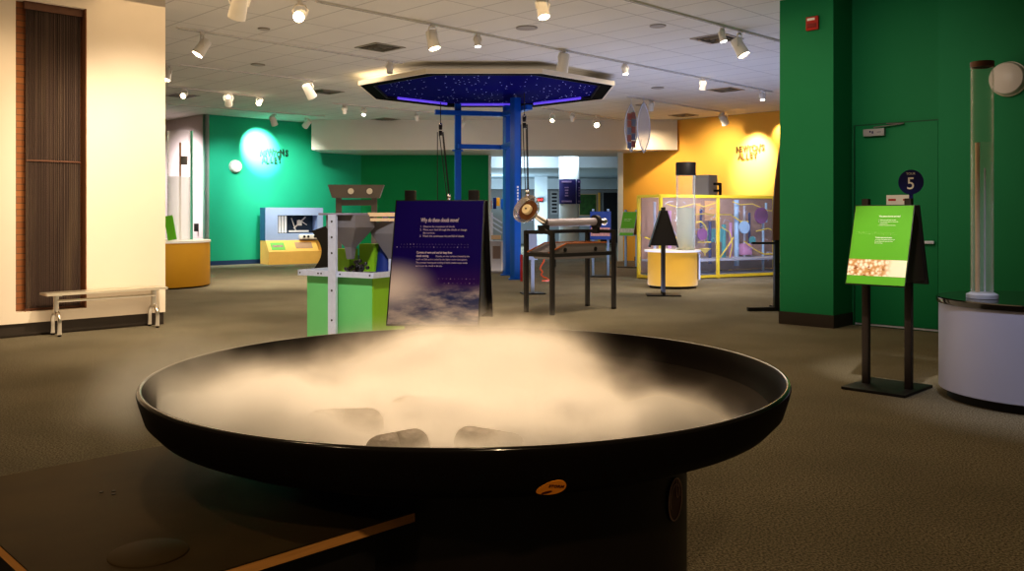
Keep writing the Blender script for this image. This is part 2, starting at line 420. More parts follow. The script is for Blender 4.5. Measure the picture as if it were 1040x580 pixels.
b = MB(); b.box((.22, -.0815, DZ - .09), (.02, .002, .02)); b.box((.25, -.0815, DZ - .10), (.018, .002, .03)); b.box((.33, -.0815, DZ - .10), (.05, .002, .006)); b.build('closer_marking', NAVY, cl)
b = MB(); b.bar((.26, -.07, DZ - .04), (.62, -.05, DZ - .012), .02, .012); b.bar((.62, -.05, DZ - .012), (.4, -.03, DZ + .004), .016, .01); b.build('closer_arm', GREYP, door)
b = MB(); b.box((.72, -.04, zz(246, 10.5)), (.5, .05, .035), bev=.006); b.build('push_bar', GALV, door)

# far hall beyond the opening
b = MB(); b.prism([(-4, 28.6), (6, 28.6), (6, 31), (-4, 31)], 3.46, 3.6); struct(b.build('ceiling_far', BLUEW, smooth=False))
b = MB(); b.prism([(-5, 31), (7, 31), (7, 31.3), (-5, 31.3)], 3.06, 3.6); struct(b.build('wall_far_beam', BLUEW, smooth=False))
b = MB(); b.prism([(-6, 31.3), (9, 31.3), (9, 40.5), (-6, 40.5)], 3.06, 3.2); struct(b.build('ceiling_far_low', mat('far_ceiling_blue', (.40, .50, .58), .8, var=.04), smooth=False))
b = MB(); b.prism([(-6, 40.5), (9, 40.5), (9, 40.8), (-6, 40.8)], 2.58, 3.2); struct(b.build('wall_far_soffit', BLUEW, smooth=False))
b = MB(); b.prism([(-6, 42), (9, 42), (9, 42.2), (-6, 42.2)], 0, 2.9); struct(b.build('wall_far', FARGREY, smooth=False))
b = MB(); b.prism([(-6, 40.8), (9, 40.8), (9, 42), (-6, 42)], 2.58, 2.7); struct(b.build('ceiling_far_end', FARGREY, smooth=False))
b = MB(); b.prism([(-6.2, 28.4), (-6, 28.4), (-6, 42), (-6.2, 42)], 0, 3.6); struct(b.build('wall_far_left', BLUEW, smooth=False))
b = MB(); b.prism([(9, 28.4), (9.2, 28.4), (9.2, 42), (9, 42)], 0, 3.6); struct(b.build('wall_far_right', FARGREY, smooth=False))
q0 = at(613, 41.95); q1 = at(628, 41.95)
b = MB(); b.box(((q0[0] + q1[0]) / 2, 41.97, 1.25), (q1[0] - q0[0], .04, 2.4)); struct(b.build('door_2', DARKIN), 'dark open doorway at the far end of the hall')
q0 = at(606, 41.9); b = MB(); b.box((q0[0] + .12, 41.93, 1.25), (.1, .1, 2.4)); struct(b.build('trim_2', YELLOW))
q0 = at(543, 38); q1 = at(556, 38)
b = MB(); b.box(((q0[0] + q1[0]) / 2, 38.2, 1.53), (q1[0] - q0[0], .3, 3.05)); struct(b.build('wall_far_pier', BLUEW), 'pale blue pier with a red exit sign')
q0 = at(578, 30); b = MB(); b.cyl((q0[0], 30, 0), (q0[0], 30, 3.6), .345, seg=40); struct(b.build('pillar_far', mat('column_white', (.80, .84, .86), .6, var=.02)), 'round white column wrapped with purple banners')

# ================================================================= CLOUD BOWL
BC = (-.146, 3.015)
bowl = thing('cloud_bowl', 'large round black bowl on a dark pedestal, brimming with lit mist', 'bowl', (*BC, 0))
R = 1.05; ZR = .872
prof = [(0, .722), (.88, .722), (.95, .730), (1.0, .752), (1.035, .79), (R, .838), (R + .006, ZR - .008), (R + .003, ZR), (R - .012, ZR + .002), (R - .02, ZR - .006),
        (R - .03, .83), (R - .055, .785), (R - .10, .764), (R - .16, .758), (0, .756)]
MB().lathe(prof, 128).build('bowl_pan', PANB, bowl)
pc = (-.061 + .146, 0)
b = MB(); b.lathe([(0, .04), (.65, .04), (.65, .722), (0, .722)], 96, Matrix.Translation((*pc, 0))); b.lathe([(0, 0), (.60, 0), (.60, .04), (0, .04)], 64, Matrix.Translation((*pc, 0)))
b.build('pedestal', PEDB, bowl)
MB().lathe([(R + .0085 * math.cos(a) - .004, ZR - .004 + .0085 * math.sin(a)) for a in [2 * PI * i / 12 for i in range(12)]], 128, None, True).build('rim_lip', BLACKG, bowl)
# orange sticker under the rim
th = math.atan2(-.985, .233)
nr = Vector((math.cos(th) * .86, math.sin(th) * .86, -.51)).normalized(); tx = Vector((-math.sin(th), math.cos(th), 0)); ty = nr.cross(tx)
ang = math.radians(14); ex = tx * math.cos(ang) + ty * math.sin(ang); ey = nr.cross(ex)
MSt = basis(Vector((math.cos(th) * 1.0230, math.sin(th) * 1.0230, .772)) + nr * .002, ex, ey, nr)
b = MB(); b.prism([(.036 * math.cos(a) * 1.0 + .0, (.021 + .006 * math.cos(a)) * math.sin(a)) for a in [2 * PI * i / 40 for i in range(40)]], 0, .002)
stk = b.build('sticker', ORANGE, bowl, M=MSt, label='orange egg-shaped sticker')
b = MB(); b.prism([(-.012 + .013 * math.cos(a), -.009 + .0035 * math.sin(a)) for a in [2 * PI * i / 24 for i in range(24)]], .0021, .003)
b.text('STORM', .0115, Matrix.Translation((-.006, .0065, .0026)) @ Matrix.Rotation(math.radians(-22), 4, 'Z'), offset=.0002)
b.build('sticker_print', mat('maroon_print', (.08, .008, .004), .6, var=.05), stk)
# round emblem on the pedestal
rx = (685 - CX) / F; dx, dy = rx, 1.0; px_, py_ = -BC[0] - pc[0], -BC[1]
aa = dx * dx + dy * dy; bb = 2 * (px_ * dx + py_ * dy); cc = px_ ** 2 + py_ ** 2 - .6515 ** 2
tt = (-bb - math.sqrt(max(0, bb * bb - 4 * aa * cc))) / (2 * aa); hx, hy = px_ + dx * tt, py_ + dy * tt
nr = Vector((hx, hy, 0)).normalized(); tx = Vector((-nr.y, nr.x, 0))
ME = basis(Vector((hx + pc[0], hy, zz(507, tt))) + nr * .001, tx, Vector((0, 0, 1)), nr)
b = MB(); b.prism([(.058 * math.cos(a), .066 * math.sin(a)) for a in [2 * PI * i / 40 for i in range(40)]], 0, .0015)
em = b.build('emblem', mat('maroon_disc', (.07, .012, .012), .4, var=.2), bowl, M=ME, label='round maroon emblem with a pale ring')
b = MB(); b.tube([(.055 * math.cos(a), .063 * math.sin(a), .0025) for a in [2 * PI * i / 40 for i in range(40)]], .002, 6, True)
b.tube([(.04 * math.cos(a), .046 * math.sin(a), .0025) for a in [2 * PI * i / 40 for i in range(24)]], .0012, 6)
b.tube([(.02 + .012 * math.cos(a), .03 + .03 * math.sin(a), .0025) for a in [2 * PI * i / 20 for i in range(20)]], .0012, 6, True)
b.build('emblem_ring', mat('pale_ring', (.6, .42, .36), .4, var=.1), em)
# dark lumps lying in the bowl
LUMP = mat('speckled_black_stone', (.075, .062, .05), .55, var=.6, scale=60, bump=.25)
def lump(px, py, D, L, rr, rz, tilt, label):
    x, y = at(px, D); zc = .757 + rr * .98
    t = tag(bpy.data.objects.new('tumbled_lump', None), label, 'stone', 'dark lumps in the bowl') if False else None
    prof = [(0, -L / 2)]
    n = 9
    for i in range(1, n): a = PI / 2 * i / (n - 1); prof.append((rr * math.sin(a) ** .75, -L / 2 + rr * .9 * (1 - math.cos(a))))
    half = prof[:]
    prof = half + [(rr, -.004), (rr * .95, 0), (rr, .004)] + [(r_, -z_) for r_, z_ in half[::-1]]
    M = Matrix.Rotation(rz, 4, 'Z') @ Matrix.Rotation(tilt, 4, 'Y') @ Matrix.Rotation(PI / 2, 4, 'Y')
    b = MB(); b.lathe(prof, 32, M)
    return tag(b.build('tumbled_lump', LUMP, loc=(x, y, zc)), label, 'stone', 'dark lumps in the bowl')
lump(404, 447, 2.225, .165, .046, .35, -.10, 'glossy dark lump with a middle seam, clearest of those in the mist')
lump(350, 428, 2.44, .22, .052, .1, 0, 'wide dark lump half hidden by mist, left of the clear seamed one')
lump(497, 446, 2.27, .19, .044, -.3, .06, 'faint dark lump in the mist, right of the clear seamed one')
lump(412, 420, 2.62, .12, .05, .9, 0, 'small faint dark lump deep in the mist behind the seamed one')

# mist: density is a function of place inside the bowl
k = NT('mist'); k.t.nodes.remove(k.b); out = [n for n in k.t.nodes if n.type == 'OUTPUT_MATERIAL'][0]
o = k.obj(); q = k.xyz(o)
n1 = k.math('SUBTRACT', k.noise(o, 2.6, 3, .55), .5); n2 = k.math('SUBTRACT', k.noise(o, 9, 2, .5), .5)
dxm = k.math('ADD', q[0], -.06); dym = k.math('SUBTRACT', q[1], .42)
G = k.smooth(k.math('SQRT', k.math('ADD', k.math('MULTIPLY', dxm, dxm), k.math('MULTIPLY', dym, dym))), .85, .05)
top = k.math('ADD', k.math('ADD', .893, k.math('MULTIPLY', G, .115)), k.math('ADD', k.math('MULTIPLY', n1, .26), k.math('MULTIPLY', n2, .07)))
dz = k.smooth(k.math('SUBTRACT', top, q[2]), -.07, .24); dz = k.math('MULTIPLY', dz, dz)
edge = k.smooth(q[1], -.25, -.75, .50, .80)
xs = k.math('ADD', q[0], k.math('MULTIPLY', n1, -.30))
mr = k.smooth(k.math('SUBTRACT', xs, edge), .20, -.45)
rr_ = k.math('SQRT', k.math('ADD', k.math('MULTIPLY', q[0], q[0]), k.math('MULTIPLY', q[1], q[1])))
rim = k.smooth(rr_, 1.03, .97)
lf = k.smooth(q[0], -.95, .0, .42, 1.)                        # thinner towards the left rim
fr = k.math('MULTIPLY', k.smooth(q[1], -.05, -.5, 1., 9.), k.smooth(q[1], -.86, -.70, .45, 1.))                        # thinner at the near rim
d = k.math('MULTIPLY', k.math('MULTIPLY', dz, mr), k.math('MULTIPLY', rim, k.math('MULTIPLY', lf, fr)))
nv = k.smooth(k.noise(k.scaled(o, (3.2, 3.2, 4.5)), 1, 4, .6), .30, .70, .30, 1.35)
d = k.math('MULTIPLY', k.math('MULTIPLY', d, nv), 22.)
vs = k.n('VolumeScatter'); vs.inputs['Color'].default_value = (.99, .97, .93, 1); vs.inputs['Anisotropy'].default_value = .1
k.link(d, vs.inputs['Density']); k.link(vs.outputs[0], out.inputs['Volume'])
b = MB(); NA, NR = 72, 12
def mtop(x, y):
    g = max(0, min(1, (1.05 - math.hypot(x - .02, y - .40)) / .95)); g = g * g * (3 - 2 * g); return .99 + .20 * g
def mlim(a):
    x, y = math.cos(a), math.sin(a)
    if y > -.3 and x > 0:
        lim = .76 if y > -.1 else .76 + .2 * (-.1 - y) / .2
        return min(1.0, lim / max(x, .01))
    return 1.0
rings = []
for j in range(1, NR + 1):
    ring = []
    for i in range(NA):
        a = 2 * PI * i / NA; r = mlim(a) * j / NR; x, y = r * math.cos(a), r * math.sin(a)
        e = 1 - max(0, (j / NR - .9) / .1) * .5
        ring.append(b.bm.verts.new((x, y, .80 + (mtop(x, y) - .80) * e)))
    rings.append(ring)
cv = b.bm.verts.new((0, 0, mtop(0, 0)))
for i in range(NA): b.bm.faces.new((cv, rings[0][i], rings[0][(i + 1) % NA]))
for r0, r1 in zip(rings, rings[1:]):
    for i in range(NA): b.bm.faces.new((r0[i], r1[i], r1[(i + 1) % NA], r0[(i + 1) % NA]))
low = [b.bm.verts.new((v.co.x * .93, v.co.y * .93, .760)) for v in rings[-1]]
mid_ = [b.bm.verts.new((v.co.x, v.co.y, .802)) for v in rings[-1]]
for i in range(NA):
    j = (i + 1) % NA
    b.bm.faces.new((rings[-1][i], mid_[i], mid_[j], rings[-1][j])); b.bm.faces.new((mid_[i], low[i], low[j], mid_[j]))
b.bm.faces.new(low[::-1])
tag(b.build('mist', MATS['mist'], loc=(*BC, 0)), 'billowing warm lit mist filling the black bowl', 'mist', kind='stuff')
# thin mist spilling outside the left rim
k = NT('thin_mist'); k.t.nodes.remove(k.b); out = [n for n in k.t.nodes if n.type == 'OUTPUT_MATERIAL'][0]
o = k.obj(); q = k.xyz(o); n1 = k.noise(o, 3, 3)
ln = k.n('VectorMath', operation='LENGTH'); k.link(k.scaled(o, (1 / .26, 1 / .62, 1 / .20)), ln.inputs[0])
d = k.math('MULTIPLY', k.smooth(ln.outputs['Value'], 1., .1), k.smooth(n1, .3, .75)); d = k.math('MULTIPLY', d, 5.5)
vs = k.n('VolumeScatter'); vs.inputs['Color'].default_value = (.99, .96, .9, 1); k.link(d, vs.inputs['Density']); k.link(vs.outputs[0], out.inputs['Volume'])
b = MB(); b.ball((0, 0, 0), 1., (.26, .62, .20), 32)
tag(b.build('mist_wisp', MATS['thin_mist'], loc=(BC[0] - 1.04, BC[1] - .08, .83)), 'faint wisp of mist spilling over the left side of the bowl', 'mist', kind='stuff')

# ================================================================= TABLE IN FRONT
TC = (-.871, 1.754); TZ = .60
tb = thing('demonstration_table', 'black topped wooden table butted against the bowl pedestal', 'table', (*TC, 0), PI / 4)
ucx, vcx = 1.454, .308; rc = .668
poly = [(0, 0)]
ua = ucx - math.sqrt(rc ** 2 - vcx ** 2); poly.append((ua, 0))
a0 = math.atan2(-vcx, ua - ucx); a1 = math.radians(128)
if a0 < 0: a0 += 2 * PI
for i in range(1, 25):
    a = a0 + (a1 - a0) * i / 24; poly.append((ucx + rc * math.cos(a), vcx + rc * math.sin(a)))
poly += [(poly[-1][0], 1.145), (0, 1.145)]
cen = (.5, .5)
b = MB(); b.prism(poly, TZ - .004, TZ); b.build('tabletop', TABTOP, tb, label='worn black table surface')
b = MB(); b.prism(poly, TZ - .028, TZ - .0045); b.build('table_edge', MATS['wood_edge'], tb, smooth=False, label='golden plywood edge')
b = MB(); b.box((.45, .11, (TZ - .028) / 2), (.7, .03, TZ - .028)); b.build('leg', BLACK, tb)
b = MB(); b.box((.45, 1.03, (TZ - .028) / 2), (.7, .03, TZ - .028)); b.build('leg', BLACK, tb)
b = MB(); b.box((.12, .57, .42), (.03, .85, .28)); b.build('modesty_panel', BLACK, tb)
gx, gy = at(151, F * .8 / (562 - HY)); gu = (gx - TC[0]) * S2 + (gy - TC[1]) * S2; gv = -(gx - TC[0]) * S2 + (gy - TC[1]) * S2
b = MB(); b.lathe([(0, TZ + .006), (.082, TZ + .006), (.089, TZ + .003), (.09, TZ), (0, TZ)], 48, Matrix.Translation((gu, gv, 0))); b.build('round_cover_plate', TABTOP, tb)
b = MB()
for px, py in ((103, 500), (115.5, 499), (115.5, 502)):
    x, y = at(px, F * .8 / (py - HY)); u_ = (x - TC[0]) * S2 + (y - TC[1]) * S2; v_ = -(x - TC[0]) * S2 + (y - TC[1]) * S2
    b.cyl((u_, v_, TZ), (u_, v_, TZ + .002), .006, seg=10)
b.build('screw', BLACK, tb)

# ================================================================= BENCH
bl = at(57, dfl(341)); L = 1.13
bench = thing('bench', 'narrow brushed metal bench on arched legs against the white wall', 'bench', (*bl, 0), PI / 4)
b = MB(); b.box((.56, 0, .485), (1.40, .27, .032), bev=.012); b.build('seat', mat('satin_metal', (.72, .66, .56), .38, .75, var=.06), bench)
for x in (0, L):
    b = MB(); w = .115; pts = [(x, -w, .02), (x, -w, .14)]
    for i in range(13): a = PI - PI * i / 12; pts.append((x, w * math.cos(a), .16 + .11 * math.sin(a)))
    pts += [(x, w, .14), (x, w, .02)]
    b.tube(pts, .024, 12); lg = b.build('leg', STEEL, bench)
    b = MB(); b.cyl((x, 0, .27), (x, 0, .47), .032, seg=20); b.box((x, 0, .464), (.07, .2, .012)); b.build('upright', STEEL, bench)
    for yy in (-w, w):
        MB().cyl((x, yy, 0), (x, yy, .024), .02, .018, 14).build('foot', BLACK, lg)
b = MB(); b.cyl((0, -.03, .40), (L, -.03, .40), .017, seg=14); b.build('stretcher', STEEL, bench)

# ================================================================= SIGN STANDS
def sign_stand(label, cat, loc, rz, face, post, lines=None, tcol=WTEXT, extra=None, w=.46, group='floor sign stands', base_m=BLACK, back=BLACK):
    t = thing('sign_stand', label, cat, (*loc, 0), rz, group)
    MB().box((0, 0, .011), (.50, .58, .022), bev=.004).build('base_plate', base_m, t)
    for s in (-1, 1):
        MB().box((s * .17, 0, .774), (.052, .052, 1.508), bev=.003).build('post', post, t)
    dy = .19; dzp = .62; Lp = math.hypot(dy, dzp)
    for s, nm in ((1, 'front_panel'), (-1, 'back_panel')):
        up = Vector((0, dy * s, dzp)).normalized(); x = Vector((1, 0, 0)) * s; nrm = x.cross(up)
        M = basis(Vector((0, -.245 * s, .85)), x, up, nrm)
        p = MB().box((0, Lp / 2, -.010), (w + .014, Lp + .014, .018), bev=.002).build(nm, back, t, M=M)
        if s == 1 or face is SIGNG:
            f = MB().box((0, Lp / 2, .0005), (w, Lp, .003)).build('printed_face', face, p)
            if s == 1:
                b = MB()
                for (tx, x0, y0, sz, bold, sh) in (lines or []): b.text(tx, sz, Matrix.Translation((x0, y0, .0026)), offset=.0004 if bold else 0, shear=sh, sx=.56 if sz > .03 else .62 if bold else .78)
                if lines: b.build('lettering', tcol, p, smooth=False)
                if extra: extra(p, Lp)
    for s in (-1, 1):                            # side cheeks close the wedge between the boards
        M = basis((s * .205, 0, 0), (0, 1, 0), (0, 0, 1), (1, 0, 0))
        MB().prism([(-.228, .87), (.228, .87), (.045, 1.455), (-.045, 1.455)], -.006, .006, M).build('side_cheek', back if post is BLACK else CHEEK, t, smooth=False)
    for zf in (1.42, .95):                       # spacer blocks carry the two boards on the posts
        MB().box((0, 0, zf), (.38, .08 if zf > 1.2 else .36, .035)).build('spacer', back, t)
    return t
def dots(p, rows, m):
    b = MB()
    for x0, x1, y, n, big in rows:
        for i in range(n):
            r = .0022 if i in big else .0011
            b.prism([(x0 + (x1 - x0) * i / (n - 1) + r * math.cos(a), y + r * math.sin(a)) for a in [PI / 3 * j for j in range(6)]], .0022, .0028)
    b.build('dot_row', m, p, smooth=False)
PX = at(449, 4.62)
sign_stand('purple cloud information board on a two post stand behind the bowl', 'sign', PX, math.radians(-7), MATS['cloud_picture'], POSTW,
    [('Why do these clouds move?', -.095, .535, .031, 1, .2),
     ('1.  Observe the movement of clouds.', -.095, .505, .0155, 0, 0), ('2.  Wave your hand through the clouds or change', -.095, .488, .0155, 0, 0), ('     the currents.', -.095, .471, .0155, 0, 0), ('3.  Watch the continuous rise and fall of clouds.', -.095, .454, .0155, 0, 0),
     ('Currents of warm and cool air keep these', -.105, .366, .0175, 1, 0), ('clouds moving.', -.105, .348, .0175, 1, 0), ('Outside, air near surface is heated by the', -.005, .348, .0135, 0, 0),
     ('earth and falls as it is cooled by the higher cooler atmosphere.', -.105, .331, .0135, 0, 0), ('The constant heating and cooling of earth creates ocean winds', -.105, .314, .0135, 0, 0), ('and moves the clouds in the sky.', -.105, .297, .0135, 0, 0)],
    PTEXT, lambda p, L: dots(p, ((-.19, .16, .415, 22, (3, 4)), (-.21, .16, .400, 22, (0, 11, 18)), (.02, .2, .235, 10, (3, 7)), (.05, .2, .212, 8, (1, 6))), PTEXT))
GX = at(901, dfl(394.5))
def kernels(p, L):
    MB().box((0, .135, .0022), (.458, .135, .002)).build('photo_strip', MATS['kernel_picture'], p, label='strip picture of brown and cream kernels')
    dots(p, ((-.20, .10, .425, 24, (2, 4, 5, 12)), (-.20, .12, .412, 24, (8, 16, 20))), WTEXT)
gst = sign_stand('bright green information board on a black two post stand by the green door', 'sign', GX, -PI / 4, SIGNG, POSTW,
    [('What patterns does the sand make?', -.03, .555, .0185, 1, 0), ('1.  Place some sand onto the plate.', -.03, .527, .0125, 0, 0), ('2.  Turn the knob slowly to change the', -.03, .512, .0125, 0, 0), ('     sound you hear.', -.03, .497, .0125, 0, 0), ('3.  Look for the pattern that forms.', -.03, .482, .0125, 0, 0),
     ('The patterns appear where the plate is', -.04, .380, .0135, 1, 0), ('not moving. Sand gathers along the still', -.04, .364, .0125, 0, 0), ('lines and leaves the parts that shake', -.04, .349, .0125, 0, 0), ('faster and faster.', -.04, .334, .0125, 0, 0)],
    WTEXT, kernels)
# number disc fixed to the right post of that stand
b = MB(); MD = basis((.17, .04, zz(186, 7.2)), (1, 0, 0), (0, 0, 1), (0, -1, 0))
b.prism([(.098 * math.cos(a), .098 * math.sin(a)) for a in [2 * PI * i / 48 for i in range(48)]], -.004, 0); b.box((0, -.14, -.006), (.03, .16, .004))
dsc = b.build('number_disc', NAVY, gst, M=MD, label='round navy disc with a white 5')
b = MB(); b.text('5', .135, Matrix.Translation((0, -.056, .001)), 'CENTER', .001, .001); b.text('TOUR', .026, Matrix.Translation((0, .058, .001)), 'CENTER', .001); b.build('disc_print', WTEXT, dsc, smooth=False)
sign_stand('black sign stand seen edge on in front of the yellow drum', 'sign', at(673.5, dfl(300)), math.radians(84), BLACK, BLACK)
sign_stand('small bright green board on pale blue posts beside the yellow wall', 'sign', at(641, dfl(271.5)), math.radians(-40), SIGNG, PALEBL,
    [('How does sound travel', -.14, .44, .03, 0, 0), ('through a long tube?', -.14, .40, .03, 0, 0)], WTEXT,
    lambda p, L: MB().box((0, .135, .0022), (.458, .12, .002)).build('photo_strip', mat('grey_print', (.5, .5, .45), .6, var=.6, scale=25), p), back=PALEBL, w=.42)
sign_stand('blue board with a pink picture standing behind the black frame table', 'sign', at(610, dfl(280.7)), math.radians(-8), mat('royal_blue_print', (.02, .07, .32), .5, var=.06), PALEBL, None, WTEXT,
    lambda p, L: MB().box((0, .17, .0022), (.43, .2, .002)).build('photo_strip', mat('pink_picture', (.55, .30, .28), .6, var=.6, scale=30), p), w=.46, back=BLUEDK)
# paper notice on the door
q = add2(C2, NV, on_line(914, C2, NV)); dq = q[1]
b = MB(); Mn = basis((q[0] - .025, q[1] - .025, zz(203, dq)), (NV[0], NV[1], 0), (0, 0, 1), (-S2, -S2, 0))
b.box((0, 0, 0), (.30, .12, .003)); nt_ = tag(b.build('paper_notice', mat('white_paper', (.75, .73, .72), .8, var=.03), M=Mn), 'small white paper notice on the green door behind the number disc', 'notice')
MB().box((-.08, .0, .002), (.09, .025, .001)).build('red_print', RED, nt_); MB().box((.09, .0, .002), (.08, .02, .001)).build('red_print', RED, nt_)

# ================================================================= TALL TUBE DRUMS
# lavender drum at the right
lc = (3.947, 6.6)
lav = thing('display_drum', 'lavender round drum with black top and a slim water tube', 'display stand', (*lc, 0), 0, 'round tube exhibits')
MB().lathe([(0, 0), (.60, 0), (.60, .07), (0, .07)], 72).build('plinth', BLACK, lav)
MB().lathe([(0, .07), (.655, .07), (.662, .075), (.662, .725), (0, .725)], 96).build('drum', LAV, lav)
MB().lathe([(0, .725), (.675, .725), (.68, .735), (.68, .762), (.672, .77), (0, .77)], 96).build('drum_top', BLACKG, lav)
tx_ = at(997.5, 6.6); Mx = Matrix.Translation((tx_[0] - lc[0], tx_[1] - lc[1], 0))
MB().lathe([(.072, .79), (.078, .79), (.078, 2.53), (.072, 2.53)], 40, Mx, True).build('tube', ACRYL, lav, label='slim clear acrylic tube')
MB().lathe([(0, .80), (.071, .80), (.071, zz(145, 6.6)), (0, zz(145, 6.6))], 40, Mx).build('water_column', WATER, lav)
MB().lathe([(0, .772), (.11, .772), (.11, .80), (.085, .815), (0, .815)], 40, Mx).build('tube_collar', GALV, lav)
MB().lathe([(.066, 2.51), (.082, 2.51), (.082, 2.55), (0, 2.55), (0, 2.54), (.066, 2.54)], 40, Mx).build('tube_cap', BROWN, lav)
b = MB(); b.cyl((tx_[0] - lc[0] - .035, tx_[1] - lc[1], .82), (tx_[0] - lc[0] - .035, tx_[1] - lc[1], zz(145, 6.6)), .016, seg=12); b.build('inner_pipe', TANP, lav)
b = MB(); b.cyl((tx_[0] - lc[0] + .02, tx_[1] - lc[1], .82), (tx_[0] - lc[0] + .02, tx_[1] - lc[1], 1.75), .006, seg=8); b.build('inner_rod', GALV, lav)
# ochre drum with wide tube at the left
oc = at(160, 17.1)
od = thing('display_drum', 'ochre round drum carrying a wide clear tube beside the white wall', 'display stand', (*oc, 0), 0, 'round tube exhibits')
MB().lathe([(0, .03), (.965, .03), (.97, .04), (.97, .86), (0, .86)], 96).build('drum', OCHRE, od)
MB().lathe([(0, 0), (.90, 0), (.90, .03), (0, .03)], 64).build('plinth', BLACK, od)
MB().lathe([(0, .86), (.985, .86), (.985, .90), (.975, .905), (0, .905)], 96).build('drum_top', WHITEP, od)
tq = at(182, 17.2); lx, ly = tq[0] - oc[0], tq[1] - oc[1]; Mx = Matrix.Translation((lx, ly, 0))
MB().lathe([(.212, .91), (.222, .91), (.222, zz(132, 17)), (.212, zz(132, 17))], 48, Mx, True).build('tube', ACRYL, od, label='wide clear acrylic tube')
b = MB(); b.cyl((lx + .02, ly, .91), (lx + .02, ly, zz(144, 17)), .018, seg=12); b.build('centre_rod', mat('copper_rod', (.55, .25, .07), .4, .4, var=.1), od)
b = MB(); b.lathe([(0, .91), (.205, .91), (.205, zz(179, 17)), (0, zz(179, 17))], 40, Mx); b.build('water_column', mat('reflected_light_water', (.92, .93, .92), .1, alpha=.6, emit=(1, .97, .95), es=.12, var=.03), od)  # reflected light in the tube put into its white colour and glow
b = MB(); b.box((lx + .10, ly, zz(163, 17.2)), (.10, .1, .17), bev=.01); b.build('sensor_box', GREYP, od)
b = MB(); b.box((lx + .245, ly, (zz(132, 17) + .91) / 2), (.03, .05, zz(132, 17) - .91)); b.build('support_post', mat('aqua_strip', (.10, .42, .30), .4, var=.05), od)
b = MB(); b.box((oc[0] + 0, 0, 0), (.001, .001, .001)); b.bm.free()
q = at(173, 16.5)
gs = tag(MB().box((0, 0, .22), (.16, .03, .46), rot=Matrix.Rotation(-.18, 3, 'Y')).build('green_card', SIGNG, loc=(q[0], q[1], .930)), 'small leaning green card on top of the ochre drum', 'card')
# switch box on the pink wall
q = add2(A, V, .45); b = MB(); b.box((0, 0, 0), (.22, .06, .22), bev=.01)
sw = tag(b.build('socket_box', BLACK, loc=(q[0] + .03, q[1] - .03 , zz(231, 24.4)), rz=-PI / 4 + PI / 2), 'small black socket box low on the pinkish wall', 'socket')
q = add2(A, V, .4); MB().cyl((.02, 0, -1.0), (.02, 0, -.1), .015).build('conduit', GREYP, sw)
# yellow drum at the back right
yc = at(683, 16.87)
yd = thing('display_drum', 'yellow ochre round drum with a black capped tube of pale liquid', 'display stand', (*yc, 0), 0, 'round tube exhibits')
MB().lathe([(0, 0), (.44, 0), (.44, .05), (0, .05)], 48).build('plinth', BLACK, yd)
MB().lathe([(0, .05), (.47, .05), (.475, .055), (.475, .69), (0, .69)], 72).build('drum', OCHRE, yd)
MB().lathe([(0, .69), (.53, .69), (.535, .70), (.535, .725), (0, .725)], 72).build('drum_top', WHITEP, yd)
tq = at(696.5, 16.8); lx, ly = tq[0] - yc[0], tq[1] - yc[1]; Mx = Matrix.Translation((lx, ly, 0))
MB().lathe([(.172, .73), (.18, .73), (.18, zz(172, 16.8)), (.172, zz(172, 16.8))], 40, Mx, True).build('tube', ACRYL, yd, label='clear acrylic tube')
MB().lathe([(0, .73), (.17, .73), (.17, zz(211, 16.8)), (0, zz(211, 16.8))], 40, Mx).build('water_column', mat('milky_water', (.50, .58, .50), .1, alpha=.5, var=.05, scale=4), yd)
MB().lathe([(0, zz(178, 16.8)), (.19, zz(178, 16.8)), (.19, zz(166, 16.8)), (.18, zz(165, 16.8)), (0, zz(165, 16.8))], 40, Mx).build('tube_cap', BLACK, yd)
b = MB(); b.lathe([(0, .86), (.06, .80), (.155, .732), (0, .732)], 24, Mx); b.build('sand_heap', TANP, yd)
b = MB(); b.box((.475, -.06, .40), (.03, .22, .48), rz=.1); b.build('side_panel', GALV, yd)

# ================================================================= LEFT BACK: BLUE AND YELLOW CABINET
ca = math.radians(35); cb = at(273, 24.4)
cab = thing('display_cabinet', 'powder blue and yellow display cabinet with a lit window by the green wall', 'cabinet', (*cb, 0), ca)
Lc = 1.72; MX = basis((0, 0, 0), (0, 1, 0), (0, 0, 1), (1, 0, 0))
b = MB(); b.prism([(-.0, 0), (.70, 0), (.70, .67), (.26, .67), (0, .36)], 0, Lc - .25, MX)
arc = [(Lc - .25 + .35 * math.sin(a), .35 - .35 * math.cos(a)) for a in [PI * i / 16 for i in range(17)]]
b.prism(arc, 0, .36)
b.prism([(x - .02, y * .62 + .265) for x, y in arc], .36, .67)
b.build('yellow_base', TAN, cab)
sl = Vector((0, .26, .31)).normalized(); Mc = basis((.07, .02, .385), (1, 0, 0), sl, Vector((1, 0, 0)).cross(sl))
p = MB().box((.23, .16, .0), (.40, .27, .012)).build('info_plate', mat('leaf_green_plate', (.16, .48, .10), .5, var=.05), cab, M=Mc)
MB().box((.23, .16, .008), (.3, .07, .004)).build('plate_print', mat('grey_red_print', (.35, .22, .20), .6, var=.6, scale=30), p)
MB().box((1.0, .18, .0), (.50, .22, .012)).build('sloping_window', mat('taupe_panel', (.40, .26, .17), .5, var=.08), cab, M=Mc)
b = MB(); zt0, zt1 = .67, 1.60; y0_ = .28
wx0, wx1, wz0, wz1 = .36, 1.55, .86, 1.38
b.box((wx0 / 2, (y0_ + .70) / 2, (zt0 + zt1) / 2), (wx0, .70 - y0_, zt1 - zt0)); b.box(((wx1 + Lc) / 2, (y0_ + .7) / 2, (zt0 + zt1) / 2), (Lc - wx1, .7 - y0_, zt1 - zt0))
